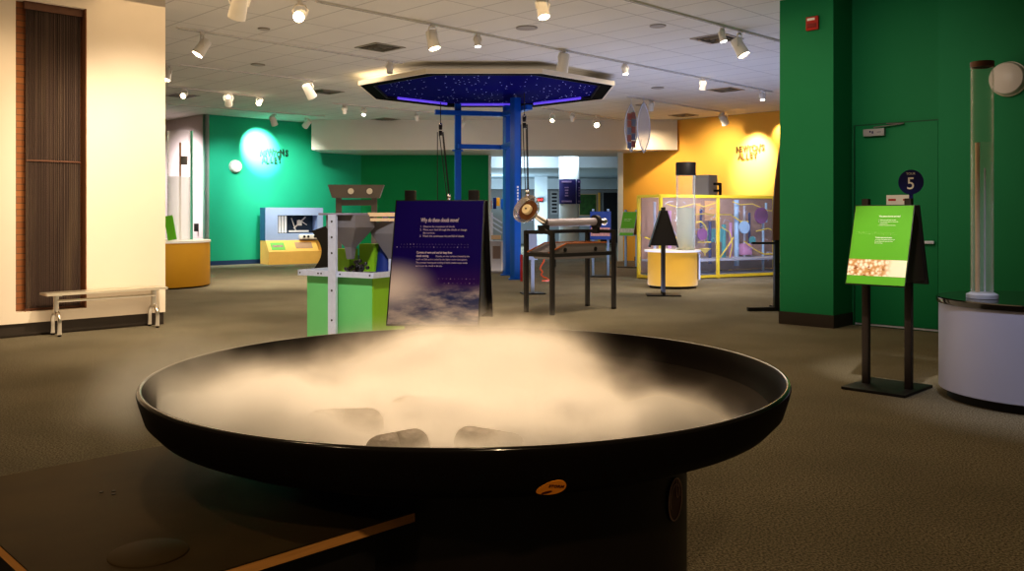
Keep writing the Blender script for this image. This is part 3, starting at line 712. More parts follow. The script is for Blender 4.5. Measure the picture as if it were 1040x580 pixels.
b.box(((wx0 + wx1) / 2, (y0_ + .7) / 2, (zt0 + wz0) / 2), (wx1 - wx0, .7 - y0_, wz0 - zt0)); b.box(((wx0 + wx1) / 2, (y0_ + .7) / 2, (wz1 + zt1) / 2), (wx1 - wx0, .7 - y0_, zt1 - wz1))
b.build('blue_hood', CABBL, cab, smooth=False)
MB().box((-.006, .49, (zt0 + zt1) / 2), (.012, .40, zt1 - zt0)).build('side_panel', mat('side_blue', (.03, .10, .22), .5, var=.06), cab)
MB().box(((wx0 + wx1) / 2, .66, (wz0 + wz1) / 2), (wx1 - wx0 - .002, .02, wz1 - wz0 - .002)).build('window_back', mat('night_blue', (.015, .035, .07), .5, var=.1), cab)
b = MB()
for i in range(4): b.box((.45 + .085 * i, .60, 1.12), (.05, .04, .48), rz=.3)
b.build('white_slat', mat('lit_white', (.85, .85, .80), .5, emit=(1, .95, .85), es=.35, var=.05), cab)
b = MB(); b.bar((.95, .6, 1.0), (1.3, .58, 1.33), .035); b.bar((.88, .6, 1.3), (1.0, .58, .95), .025); b.bar((1.1, .58, 1.25), (1.35, .6, 1.1), .02); b.box((1.1, .60, .92), (.6, .05, .05)); b.box((1.12, .59, 1.16), (.14, .03, .16)); b.build('white_mechanism', WHITEP, cab)
MB().box((1.25, .22, .76), (.55, .2, .12), bev=.02).build('control_box', WHITEP, cab)
b = MB()
for x in (1.08, 1.2, 1.4): b.cyl((x, .115, .77), (x, .10, .77), .035, seg=14)
b.build('knob', BLACK, cab)
# dark curved hood beside it
q = at(331, 21.5); b = MB(); n = 14
for i in range(n):
    a0, a1 = -PI / 2 + PI * .55 * i / n, -PI / 2 + PI * .55 * (i + 1) / n
outl = [(.55 * math.cos(PI / 2 + PI / 2 * i / n) + .3, .95 * math.sin(PI / 2 + PI / 2 * i / n) - .1) for i in range(n + 1)]
shape = [(-.35 + .25 * math.sin(PI * i / n), 1.0 - 1.0 * i / n) for i in range(n + 1)] + [(.3, 0), (.3, 1.15), (.0, 1.12)]
b.prism(shape, -.03, .03, basis((0, 0, 0), (1, 0, 0), (0, 0, 1), (0, -1, 0)))
cg = thing('curved_guard', 'black board with a scooped edge standing beside the yellow cabinet', 'board', (*q, 0), 0)
b.build('scooped_board', BLACK, cg); MB().box((.05, 0, .01), (.6, .5, .02)).build('base_plate', BLACK, cg)

# ================================================================= HOPPER EXHIBIT (green counter)
ho = (-2.146, 8.8); ha = math.radians(-30)
hp = thing('hopper_counter', 'light green counter with metal rim and grey hoppers left of the purple board', 'exhibit counter', (*ho, 0), ha)
Wc, Dc = .95, .66
MB().box((.07 + .415, .34, .40), (.83, .58, .80), bev=.004).build('cabinet', LIMEG, hp)
MB().box((.905, .34, .40), (.012, .57, .79)).build('cabinet_side', LIME2, hp, label='darker green end of the counter')
b = MB(); zr = .82
for c_, s_ in (((Wc / 2, 0, zr), (Wc, .012, .055)), ((Wc / 2, Dc, zr), (Wc, .012, .055)), ((0, Dc / 2, zr), (.012, Dc, .055)), ((Wc, Dc / 2, zr), (.012, Dc, .055))): b.box(c_, s_)
b.box((Wc / 2, Dc / 2, .805), (Wc - .02, Dc - .02, .012)); b.build('metal_rim', GALV, hp)
b = MB()
for x in (.03, .27, .31, .55, .92): b.cyl((x, -.006, zr), (x, -.011, zr), .008, seg=10)
b.build('rim_bolt', BLACK, hp)
xp = on_line(339.5, ho, (math.cos(ha), math.sin(ha)))
up = MB().box((xp, -.022, .70), (.098, .03, 1.40)).build('upright', GALV, hp)
b = MB()
for py in (225, 241, 257, 295, 325): b.cyl((xp, -.036, zz(py, 8.55)), (xp, -.0385, zz(py, 8.55)), .011, seg=14)
b.build('bolt_hole', BLACK, up)
b = MB(); b.box((xp + .02, .17, 1.405), (.40, .40, .02), bev=.003); b.build('top_plate', mat('lilac_grey', (.22, .20, .26), .5, var=.05), hp)
def hopper(x, y, zt_, hw, zm, zl, m=None):
    b = MB(); rings = []
    for w_, z in ((hw, zt_), (hw, zt_ - .12), (.045, zm), (.03, zl)):
        rings.append([b.bm.verts.new((x + sx * w_, y + sy * w_ * .8, z)) for sx, sy in ((-1, -1), (1, -1), (1, 1), (-1, 1))])
    for r0, r1 in zip(rings, rings[1:]):
        for i in range(4): b.bm.faces.new((r0[i], r0[(i + 1) % 4], r1[(i + 1) % 4], r1[i]))
    b.bm.faces.new(rings[0]); b.bm.faces.new(rings[-1][::-1])
    return b.build('hopper', GREYP, hp, smooth=False)
hopper(xp + .06, .17, 1.395, .185, 1.08, .96)
b = MB(); b.bar((xp + .22, .25, 1.40), (1.25, .55, 1.40), .05, .04); b.bar((xp + .22, .25, 1.35), (1.25, .55, 1.35), .03, .03); b.build('hopper_rail', TANP, hp)
b = MB()
for i in range(5): b.cyl((.84 + .045 * i, .40 + .013 * i, 1.26), (.84 + .045 * i, .40 + .013 * i, 1.36), .008, seg=8)
b.build('peg', mat('pale_peg', (.5, .42, .36), .5, var=.05), hp)
hopper(.80, .50, 1.33, .17, .98, .94)
MB().cyl((.80, .50, .812), (.80, .50, .955), .042, seg=20).build('outlet_can', GALV, hp)
b = MB(); b.box((.26, .42, .93), (.20, .14, .24)); b.box((.50, .52, .96), (.20, .12, .28)); b.build('lime_block', LIME2, hp)
MB().cyl((.66, .56, .812), (.66, .56, 1.38), .10, .03, 20).build('blue_cone', BLUEDK, hp)
MB().box((.72, .62, 1.1), (.06, .04, .66)).build('blue_post', BLUEDK, hp)
MB().box((.93, .60, 1.1), (.06, .04, .66)).build('blue_post', BLUEDK, hp)
b = MB(); b.box((.925, .52, .90), (.02, .16, .17)); b.mi = 1; b.box((.937, .50, .93), (.006, .07, .07)); b.build('colour_plate', [CABBL, ORANGE], hp)
b = MB(); rnd = random.Random(3)
for i in range(34):
    cx_, cy_ = rnd.gauss(0, .05), rnd.gauss(0, .04); b.ball((cx_, cy_, .022 + max(0, rnd.gauss(.03, .03))), .021, seg=10)
cw = Vector((.52, .30, 0)); cw.rotate(Matrix.Rotation(ha, 3, 'Z'))
tag(b.build('ball_heap', BLACKG, loc=(ho[0] + cw.x, ho[1] + cw.y, .815)), 'heap of small shiny black balls on the green counter', 'balls', kind='stuff')
# grey gantry with two lamps behind it
gq = at(362, 11.0)
gn = thing('lamp_gantry', 'grey gantry with a tapered head holding two round lamps', 'lamp stand', (*gq, 0), math.radians(6))
zt_, zb_ = zz(188, 11), zz(201, 11)
b = MB(); M_ = basis((0, 0, 0), (1, 0, 0), (0, 0, 1), (0, -1, 0))
lo = [(-.29, zb_), (.29, zb_), (.345, zt_), (-.345, zt_)]; b.prism(lo, -.12, .12, M_); hd = b.build('lamp_head', GREYP, gn, smooth=False)
for x in (-.06, .17):
    MB().cyl((x, -.118, (zt_ + zb_) / 2), (x, -.135, (zt_ + zb_) / 2), .038, .034, 20).build('lamp', mat('lamp_white', (.75, .74, .74), .3, var=.05), hd)
for s in (-1, 1): MB().box((s * .22, .02, zb_ / 2), (.07, .07, zb_)).build('leg', GREYP, gn)
MB().box((0, .02, zb_ - .06), (.44, .05, .07)).build('cross_bar', GREYP, gn)
MB().box((0, .02, .012), (.62, .4, .022)).build('base_plate', GREYP, gn)

# ================================================================= CANOPY, BLUE FRAME, PULLEYS
cp = (at(495.5, 18.2)[0], 18.2); RO = 2.72
cn = thing('star_canopy', 'octagonal canopy with a starry blue underside hung below the ceiling', 'canopy', (*cp, 0), 0)
def octa(r): return [(r * math.cos(PI / 8 + PI / 4 * i), r * math.sin(PI / 8 + PI / 4 * i)) for i in range(8)]
def ringmesh(b, r0, r1, z0, z1):
    for i in range(8):
        a, c_ = octa(r0), octa(r1); j = (i + 1) % 8
        b.prism([a[i], a[j], c_[j], c_[i]], z0, z1)
b = MB(); ringmesh(b, RO, RO - .04, 3.93, 4.015); b.build('fascia', mat('cream_fascia', (.78, .70, .56), .6, var=.03), cn, smooth=False)
b = MB(); ringmesh(b, RO - .041, RO - .30, 3.935, 3.965); b.build('rim_soffit', mat('soffit_black', (.004, .004, .004), .8, var=.1, spec=.05), cn, smooth=False)
b = MB(); ringmesh(b, RO - .29, RO - .32, 3.935, 3.99); b.build('inner_lip', BLACK, cn, smooth=False)
b = MB(); b.prism(octa(RO - .045), 3.99, 4.0); b.build('star_panel', MATS['star_blue'], cn, smooth=False)
b = MB(); b.prism(octa(RO - .042), 4.001, 4.013); b.build('top_cover', MATS['cream_fascia'], cn, smooth=False)
oc8 = octa(RO - .42)
for i in (0, 1, 2):
    a = Vector((*oc8[i], 3.955)); c_ = Vector((*oc8[(i + 1) % 8], 3.955)); m1, m2 = a.lerp(c_, .1), a.lerp(c_, .9)
    MB().cyl(m1, m2, .028, seg=12).build('light_tube', UVTUBE, cn, label='glowing violet tube')
a = Vector((*octa(RO - .36)[5], 3.96)); c_ = Vector((*octa(RO - .36)[6], 3.96))
MB().bar(a.lerp(c_, .12), a.lerp(c_, .88), .03, .015).build('pale_strip', TANP, cn)
b = MB()
for a in (PI / 4, 3 * PI / 4, -PI / 4, -3 * PI / 4): b.cyl((1.5 * math.cos(a), 1.5 * math.sin(a), 4.01), (1.5 * math.cos(a), 1.5 * math.sin(a), CEIL), .012, seg=8)
b.build('hanger_rod', GALV, cn)
pfA = at(465, 20.0); pfB = at(515, 20.3); pfC = at(523.5, 18.95)
pf = thing('pulley_frame', 'tall bright blue steel frame of three posts under the canopy', 'frame', (*pfB, 0), 0)
def rel(p, z): return (p[0] - pfB[0], p[1] - pfB[1], z)
def post(p, w, z1, rz): return MB().box(rel(p, z1 / 2), (w, w, z1), rz=rz, bev=.008).build('post', BLUEST, pf)
post(pfA, .14, 3.925, .2); post(pfB, .15, 3.925, .5); pc_ = post(pfC, .17, 3.925, .62)
b = MB()
for i in range(6):
    p0 = Vector(rel(pfC, zz(190 + i * 3.1, 18.9))); n_ = Vector((math.sin(.62), -math.cos(.62), 0)); b.box(p0 + n_ * .087 + Vector((0, 0, 0)), (.035 if i % 2 else .05, .002, .045), rz=.62)
b.build('post_marking', WTEXT, pc_)
bA = Vector(rel(pfA, 0)); bB = Vector(rel(pfB, 0)); bC = Vector(rel(pfC, 0))
zu, zl = 3.71, 2.95
aL = bA + (bA - bB).normalized() * .52; cE = bC + (bC - bB).normalized() * .45
for z in (zu, zl):
    e0 = aL if z == zu else bA; e1 = (bC + Vector((.30, -.12, 0))) if z == zu else bC
    MB().bar(e0 + Vector((0, -.1, z)), bB + Vector((-.02, -.1, z)), .14, .10).build('beam', BLUEST, pf)
    MB().bar(bB + Vector((-.1, -.06, z)), e1 + Vector((0, 0, z)), .14, .10).build('beam', BLUEST, pf)
MB().box(bA + Vector((0, -.02, 2.86)), (.24, .24, .03)).build('post_collar', BLUEST, pf)
for p_ in (bA, bB, bC): MB().box(p_ + Vector((0, 0, .012)), (.30, .30, .022)).build('foot_plate', BLUEST, pf)
def tackle(px, D, ztop, zblk, zend, label, lean):
    x, y = at(px, D); t = thing('rope_tackle', label, 'pulley', (x, y, 0), 0, 'rope tackles on the blue frame')
    b = MB(); b.cyl((0, 0, zblk + .12), (0, 0, ztop), .008, seg=8); b.build('hang_cable', ROPE, t)
    b = MB()
    for s in (-1, 1): b.box((s * .035, 0, zblk), (.012, .07, .26), bev=.004)
    b.ball((0, 0, zblk + .13), .03, seg=10); bk = b.build('pulley_block', CHROME, t)
    for dz_ in (-.07, .06): MB().cyl((-.028, 0, zblk + dz_), (.028, 0, zblk + dz_), .055, seg=20).build('pulley_wheel', BLACK, bk)
    for x0, x1 in ((-.07, -.07), (-.03, lean), (.04, lean + .04), (.06, lean + .06)):
        b = MB(); b.cyl((x0, -.02, zblk - .05), (x1, -.02, zend), .009, seg=8); b.build('rope', ROPE, t)
    b = MB(); b.ball((lean + .03, -.02, zend + .12), .045, (1, 1, 2.2), 12); b.box((lean + .03, -.02, zend - .02), (.09, .05, .12)); b.build('lower_block', CHROME, t)
tackle(447.5, 19.7, 3.925, zz(132, 19.7), zz(206, 19.7), 'rope and pulley tackle hanging left of the blue frame', .16)
tackle(532.5, 18.2, 3.925, zz(124, 18.2), zz(202, 18.2), 'rope and pulley tackle hanging right of the blue frame', .03)

# ================================================================= BLACK FRAME TABLE WITH SPINNING BOWL
fo = at(534.5, 12.6); fa = math.radians(41)
ft = thing('spinning_bowl_table', 'black square steel frame table with a grey axle and tilted glass bowl', 'exhibit table', (*fo, 0), fa)
def fl(x, y): return (x, y)
e1 = 1.26; e2 = .54          # local x back right (u), local y = towards V ; near legs at y=-e2
for x, y in ((0, 0), (0, -e2), (e1, 0), (e1, -e2)):
    MB().box((x, y, .585), (.055, .055, 1.17), bev=.004).build('leg', BLACK, ft)
for (x0, y0), (x1, y1), z in (((0, 0), (0, -e2), 1.15), ((e1, 0), (e1, -e2), 1.15), ((0, 0), (e1, 0), 1.15), ((0, 0), (0, -e2), .83), ((e1, 0), (e1, -e2), .83), ((0, 0), (e1, 0), .83), ((0, -e2), (e1, -e2), .83)):
    MB().bar((x0, y0, z), (x1, y1, z), .05).build('rail', BLACK, ft)
MX2 = basis((0, -.05, 0), (1, 0, 0), (0, 0, 1), (0, -1, 0))
b = MB(); b.prism([(.12, .765), (1.14, .765), (1.14, .985), (.32, .985), (.02, .87)], 0, .44, MX2)
tr = b.build('tray_box', TRAYG, ft, smooth=False)
b = MB()
for yy in (-.49, -.05):
    b.bar((-.02, yy, .866), (.33, yy, .992), .022, .016); b.bar((.32, yy, .992), (1.16, yy, .992), .022, .016)
b.bar((1.15, -.49, .992), (1.15, -.05, .992), .022, .016); b.build('tray_trim', REDWD, ft, smooth=False)
b = MB()
for x in (.30, .92): b.cyl((x, -.488, .90), (x, -.498, .90), .03, seg=16)
b.build('hand_hole', BLACK, tr)
za = zz(225.5, 12.6)
b = MB(); b.cyl((.10, -.30, za - .01), (1.12, -.30, za), .058, seg=24); b.build('axle', mat('lilac_grey_tube', (.40, .37, .44), .35, .3, var=.05), ft)
b = MB(); b.cyl((1.10, -.30, za), (1.16, -.30, za), .10, seg=24); b.box((1.13, -.30, 1.17), (.06, .10, .10)); b.build('axle_bracket', BLACK, ft)
b = MB(); b.cyl((1.16, -.30, za), (1.30, -.30, za), .045, seg=20); b.ball((1.31, -.30, za), .055, seg=16); b.build('axle_end', CHROME, ft)
b = MB(); b.box((.06, -.30, 1.20), (.10, .14, .10)); b.build('front_bracket', BLACK, ft)
# tilted glass bowl
gb = at(535.5, 12.3); ax = Vector((-.55, -.70, .45)).normalized()
rotm = Matrix.Rotation(-fa, 3, 'Z'); gl = rotm @ Vector((gb[0] - fo[0], gb[1] - fo[1], 0)); gl.z = zz(213, 12.3); axl = rotm @ ax
Mb = Matrix.Translation(gl) @ axl.to_track_quat('Z', 'Y').to_matrix().to_4x4()
gbw = MB().lathe([(.03, -.14), (.10, -.12), (.17, -.06), (.205, .0), (.215, .035), (.207, .035), (.197, 0), (.16, -.055), (.09, -.11), (.03, -.13)], 48, Mb, True).build('glass_bowl', mat('bowl_glass', (.80, .76, .70), .08, .8, alpha=.55, spec=1., var=.05), ft)
MB().lathe([(0, .035), (.068, .035), (.072, .025), (.072, -.02), (0, -.02)], 40, Mb).build('cream_disc', mat('cream_plastic', (.85, .72, .48), .5, var=.04), ft)
MB().lathe([(0, -.022), (.15, -.022), (.125, -.08), (.06, -.12), (0, -.12)], 40, Mb).build('copper_core', mat('dark_copper', (.16, .07, .03), .3, .7, var=.4, scale=16), ft)
MB().cyl(Mb @ Vector((0, 0, .035)), Mb @ Vector((0, 0, .045)), .012, seg=12).build('disc_pin', BLACK, ft)
MB().cyl(Mb @ Vector((0, 0, -.12)), (.08, -.30, za), .03, .05, 20).build('bowl_stem', CHROME, ft)
b = MB(); b.tube([(.02, -.34, 1.2), (.03, -.40, 1.16), (.10, -.46, 1.08), (.12, -.46, .95), (.12, -.46, .66)], .022, 10); b.build('brake_arm', BLACK, ft)
# things by the table
q = at(541, 15.5); b = MB(); b.prism([(-.03, .0), (.03, .0), (.03, .60), (.085, .60), (.07, 1.12), (-.10, 1.14), (-.09, .60), (-.03, .60)], -.012, .012, basis((0, 0, 0), (1, 0, 0), (0, 0, 1), (0, -1, 0)))
bs = thing('blue_board', 'pale blue upright board seen through the black frame table', 'board', (*q, 0), .2); b.build('board', CABBL, bs); MB().box((0, 0, .01), (.4, .35, .02)).build('base_plate', BLACK, bs)
pts = []
for px, py in ((553, 262), (552, 266), (549.5, 270), (548.5, 273), (551, 276), (549.5, 279), (552, 281.5), (556, 283), (557.5, 284.5), (554, 285.3), (551, 285)):
    x, y = at(px, 18.7 if py < 284 else dfl(py + 1)); pts.append((x, y, max(.02, zz(py, 18.7)) if py < 284 else .02))
tag(MB().tube([(p[0] , p[1] , p[2]) for p in pts], .018, 8).build('orange_cord', ORCORD), 'loose orange cord drooping to the carpet under the frame table', 'cord')
q = at(529.5, 18.4); tag(MB().box((0, 0, .28), (.05, .05, .56)).build('red_post', RED, loc=(*q, 0)), 'short red post standing at the foot of the blue frame', 'post')
# grey console behind the purple board
q = at(504, 21.2)
gc = thing('grey_console', 'grey console with tan slot and sloping rails behind the purple board', 'console', (*q, 0), -.15)
MB().box((0, 0, .38), (.34, .6, .76), bev=.01).build('console_body', mat('console_grey', (.30, .29, .30), .5, var=.05), gc)
MB().box((.06, -.305, .5), (.18, .012, .30)).build('console_screen', mat('console_brown', (.14, .10, .08), .4, var=.1), gc)
MB().box((.05, -.32, .86), (.22, .12, .10)).build('console_tray', TANP, gc)
b = MB()
for i in range(3): b.bar((-.2, -.1, 1.42 - .12 * i), (.16, -.1, 1.20 - .12 * i), .03)
b.build('sloping_rail', GALV, gc)
MB().box((-.12, .05, 1.05), (.05, .05, .8)).build('post', GALV, gc)
# shelf of coloured things in far hall
q = at(506, 31); sh = thing('display_rack', 'far rack of red and blue pieces seen beyond the green wall', 'rack', (*q, 0), 0)
MB().box((0, 0, .8), (.75, .4, 1.6)).build('rack_body', FARGREY, sh)
for i, (m_, x) in enumerate(((RED, -.28), (NAVY, -.12), (ORANGE, .0), (BLUEST, .16), (NAVY, .30))):
    MB().box((x, -.1, 1.75 + .05 * (i % 3)), (.12, .2, .30 + .1 * (i % 2)), bev=.02).build('coloured_piece', m_, sh)

# ================================================================= YELLOW FRAMED BALL MACHINE
cs = at(671, 18.6); csa = math.radians(27); cx_, cy_ = math.cos(csa), math.sin(csa)
bmx = thing('ball_run_case', 'long yellow framed glass case full of ball run tracks by the yellow wall', 'display case', (*cs, 0), csa)
Lk, Dk, Zk = 3.9, .80, 1.82
def cpt(px, py, y):                  # point inside the case on the plane local y
    p = (cs[0] - cy_ * y, cs[1] + cx_ * y); t = on_line(px, p, (cx_, cy_)); return Vector((t, y, zz(py, p[1] + cy_ * t)))
for x, y in ((0, 0), (0, Dk), (Lk, 0), (Lk, Dk), (cpt(729, 240, 0).x, 0), (cpt(766, 240, .0).x, Dk)):
    MB().box((x, y, Zk / 2), (.06, .06, Zk)).build('frame_post', YFRAME, bmx)
for z in (.05, Zk - .02):
    for p0, p1 in (((0, 0), (Lk, 0)), ((0, Dk), (Lk, Dk)), ((0, 0), (0, Dk)), ((Lk, 0), (Lk, Dk))):
        MB().bar((*p0, z), (*p1, z), .07, .06).build('frame_rail', YFRAME, bmx)
b = MB(); b.box((Lk / 2, -.012, Zk / 2), (Lk - .07, .006, Zk - .12)); b.build('glass_panel', GLASSY, bmx)
b = MB(); b.box((-.012, Dk / 2, Zk / 2), (.006, Dk - .07, Zk - .12)); b.build('glass_panel', GLASSY, bmx)
b = MB(); b.box((Lk / 2, Dk - .03, .95), (Lk - .1, .02, 1.66)); b.build('back_board', mat('case_back', (.40, .25, .18), .6, var=.35, scale=3), bmx)
b = MB(); b.box((Lk / 2, Dk / 2, .40), (Lk - .1, Dk - .1, .05)); b.build('tray_floor', mat('case_tray', (.40, .42, .52), .4, var=.1), bmx)
b = MB(); b.box((Lk / 2, Dk / 2, .09), (Lk - .1, Dk - .1, .02)); b.build('case_floor', mat('case_floor_blue', (.12, .16, .30), .5, var=.1), bmx)
def disc(px, py, y, r, m_, nm): 
    p = cpt(px, py, y); MB().cyl(p + Vector((0, -.02, 0)), p + Vector((0, .02, 0)), r, seg=28).build(nm, m_, bmx)
disc(773, 219, .35, .19, PURP, 'purple_disc'); disc(756, 231, .3, .145, SKYB, 'pale_blue_disc'); disc(713, 238, .3, .13, PURP, 'purple_disc'); disc(764, 244, .4, .09, TEALP, 'teal_disc')
def track(pts, nm='ball_track', m_=YFRAME, r=.016, y=.35):
    MB().tube([cpt(px, py, y) for px, py in pts], r, 8).build(nm, m_, bmx)
track([(707, 226), (712, 225), (716, 229), (718, 234)]); track([(731, 262), (740, 249), (745, 241)]); track([(756, 245), (766, 253), (775, 258), (787, 258)])
track([(731, 218), (742, 218), (752, 225), (760, 225)]); track([(704, 218), (716, 217), (727, 219)]); track([(672, 236), (674, 245), (683, 246), (688, 240)], y=.5)
track([(655, 241), (660, 243), (668, 238)]); track([(744, 205), (752, 208), (764, 207), (780, 214), (789, 214)], r=.012); track([(676, 207), (690, 211), (705, 207), (715, 210), (727, 206)], r=.012)
track([(733, 231), (741, 236), (744, 249), (741, 262)], r=.012); track([(768, 235), (780, 232), (789, 236)], r=.014); track([(709, 246), (722, 246)], r=.016)
for px, y0, y1, m_, r in ((748, 203, 270, SKYB, .055), (721, 225, 268, BLUEDK, .035), (712, 212, 232, BLUEDK, .03), (704, 213, 235, BLUEDK, .03), (761, 216, 247, BLUEDK, .03), (756, 209, 262, GALV, .03), (735, 228, 262, TEALP, .05), (775, 226, 278, SKYB, .03), (778, 206, 226, SKYB, .03), (665, 205, 270, GALV, .03), (680, 214, 262, PINKP, .04), (742, 226, 262, PINKP, .035)):
    MB().cyl(cpt(px, y1, .45), cpt(px, y0, .45), r, seg=14).build('machine_post', m_, bmx)
p = cpt(756.5, 253, .5); MB().box(p, (.26, .2, .26), bev=.01).build('pink_box', PINKP, bmx)
p = cpt(716, 255, .3); b = MB(); b.lathe([(.14, .06), (.02, -.05), (.015, -.1), (0, -.1), (0, -.04), (.13, .06)], 24, Matrix.Translation(p)); b.build('funnel', YFRAME, bmx)
p = cpt(728, 239, .5); MB().box(p, (.5, .04, .3)).build('teal_plate', TEALP, bmx)
p = cpt(722, 214, .62); MB().box(p, (.35, .02, .45)).build('orange_plate', mat('pale_orange', (.75, .42, .16), .5, var=.1), bmx)
p = cpt(709, 222, .64); MB().box(p, (.12, .02, .7)).build('orange_plate', MATS['pale_orange'], bmx)
b = MB(); rnd = random.Random(5)
for i in range(46):
    px = rnd.uniform(674, 789); py = rnd.uniform(205, 262); p = cpt(px, py, .25 + rnd.random() * .35)
    q_ = p + Vector((rnd.uniform(-.2, .2), rnd.uniform(-.1, .1), rnd.uniform(-.12, .12))); b.tube([p, p.lerp(q_, .5) + Vector((0, 0, .03)), q_], .007, 6)
b.build('wire_tracks', GALV, bmx)
# grey cupboard and black step behind the case
q = at(716, 21.6); cpb = thing('grey_cupboard', 'tall grey cupboard standing behind the yellow framed case', 'cupboard', (*q, 0), -PI / 4)
MB().box((0, 0, 1.19), (.46, .40, 2.36), bev=.01).build('cupboard_body', mat('cupboard_grey', (.42, .42, .46), .5, var=.04), cpb)
MB().box((0, 0, .02), (.42, .36, .02)).build('plinth', BLACK, cpb)
MB().box((.0, -.206, 1.2), (.42, .012, 2.2)).build('cupboard_door', mat('cupboard_door_grey', (.46, .46, .50), .5, var=.04), cpb)
q = at(727, 21.2); stp = thing('black_bracket', 'small black square bracket frame beside the grey cupboard', 'bracket', (*q, 0), .3)
zt_, zb_ = zz(186, 21.2), zz(199, 21.2)
MB().bar((-.05, 0, zt_ - .02), (.12, 0, zt_ - .02), .06).build('arm', BLACK, stp); MB().bar((.12, 0, .02), (.12, 0, zt_), .05).build('post', BLACK, stp); MB().bar((-.05, 0, (zt_ + zb_) / 2 - .03), (.12, 0, (zt_ + zb_) / 2 - .03), .05).build('arm', BLACK, stp)
MB().box((.12, 0, .012), (.3, .3, .02)).build('base_plate', BLACK, stp)
# brown leaf board stand half hidden behind the pillar
q = at(788.5, 12.75); bst = thing('brown_leaf_stand', 'tall curved brown board on a black stand half behind the green pillar', 'stand', (*q, 0), .1)
MB().box((0, 0, .80), (.07, .07, 1.56)).build('post', BLACK, bst)
MB().box((-.12, 0, .03), (.62, .07, .05)).build('foot', BLACK, bst); MB().box((.05, 0, .03), (.07, .6, .05)).build('foot', BLACK, bst)
for x, y in ((-.41, 0), (.05, .27), (.05, -.27)): MB().cyl((x, y, 0), (x, y, .012), .025, seg=12).build('foot_pad', BLACK, bst)
MB().box((-.17, 0, zz(247, 12.7)), (.40, .04, .03)).build('arm', BLACK, bst)
b = MB(); zb_, zt_ = zz(244, 12.7), zz(140, 12.7); shape = []
for i in range(16): s = i / 15; shape.append((-.08 + .14 * s ** 2.2, zb_ + (zt_ - zb_) * s))
shape += [(.55, zt_), (.55, zb_)]
b.prism(shape, -.02, .02, basis((0, -.05, 0), (1, 0, 0), (0, 0, 1), (0, -1, 0))); b.build('leaf_board', BROWN, bst)

# ================================================================= WALL FITTINGS
def alarm(p, n, r, label):
    t = thing('wall_strobe', label, 'alarm', p, 0, 'round white wall fittings')
    M = Vector(n).to_track_quat('Z', 'Y').to_matrix().to_4x4()
    MB().lathe([(0, .0), (r * 1.04, 0), (r * 1.04, .025), (0, .025)], 40, M).build('backplate', WHITEP, t)
    MB().lathe([(r * .98, .02), (r * .98, .09), (r * .9, .12), (r * .5, .145), (0, .15)], 40, M).build('dome', mat('white_dome', (.66, .62, .62), .35, var=.04), t)
p = add2(A, U, on_line(238.5, A, U)); alarm((p[0] + .002, p[1] - .002, zz(169, p[1])), (S2, -S2, 0), .175, 'round white fitting on the bright green wall')
p = add2(K, NV, on_line(1025, K, NV)); alarm((p[0] - .002, p[1] - .002, zz(80.5, p[1])), (-S2, -S2, 0), .185, 'round white fitting on the dark green wall behind the slim tube')
p = add2(C0, NV, on_line(826, C0, NV)); fz = zz(24, p[1])
fp = thing('fire_alarm_pull', 'small red fire alarm pull high on the green pillar', 'fire alarm', (p[0] - .003, p[1] - .003, fz), -PI / 4)
MB().box((0, -.018, 0), (.16, .036, .17), bev=.008).build('housing', RED, fp); MB().box((-.01, -.038, .05), (.10, .006, .03)).build('white_label', WTEXT, fp); MB().box((0, -.042, -.03), (.12, .014, .05), bev=.004).build('pull_bar', mat('dark_red', (.22, .012, .01), .4, var=.1), fp)
# NEWTON'S ALLEY letters
def letters(origin, xdir, nrm, h, m_, label, seed):
    b = MB(); rnd = random.Random(seed)
    for txt, y, x0, adv in (("NEWTON'S", .62, 0, .56), ("ALLEY", -.62, .30, .60)):
        x = x0
        for i_, ch in enumerate(txt):
            a = rnd.uniform(-.13, .13); s = h * rnd.uniform(1.06, 1.24)
            M = Matrix.Translation((x * h * 1.06, y * h * .84 + rnd.uniform(-.1, .1) * h, 0)) @ Matrix.Rotation(a, 4, 'Z') @ Matrix.Diagonal((.78, 1.1, 1, 1))
            b.text(ch, s, M, extrude=.012, offset=.010)
            x += .30 if ch == "'" else adv * (1.35 if ch == 'W' else 1.)
    ob = b.build('wall_lettering', m_, M=basis(origin, (xdir[0], xdir[1], 0), (0, 0, 1), (nrm[0], nrm[1], 0)), smooth=False)
    return tag(ob, label, 'lettering', 'cut-out wall lettering')
p = add2(add2(A, U, on_line(264, A, U)), NV, .02); letters((*p, zz(161.5, p[1])), U, NV, .20, DKGRN, "dark green cut-out letters reading NEWTON'S ALLEY on the bright green wall", 4)
p = add2(add2(Y0, NV, on_line(748, Y0, NV)), NU, .02); letters((*p, zz(158.5, p[1])), NV, NU, .19, DKGOLD, "dark gold cut-out letters reading NEWTON'S ALLEY on the yellow wall", 9)

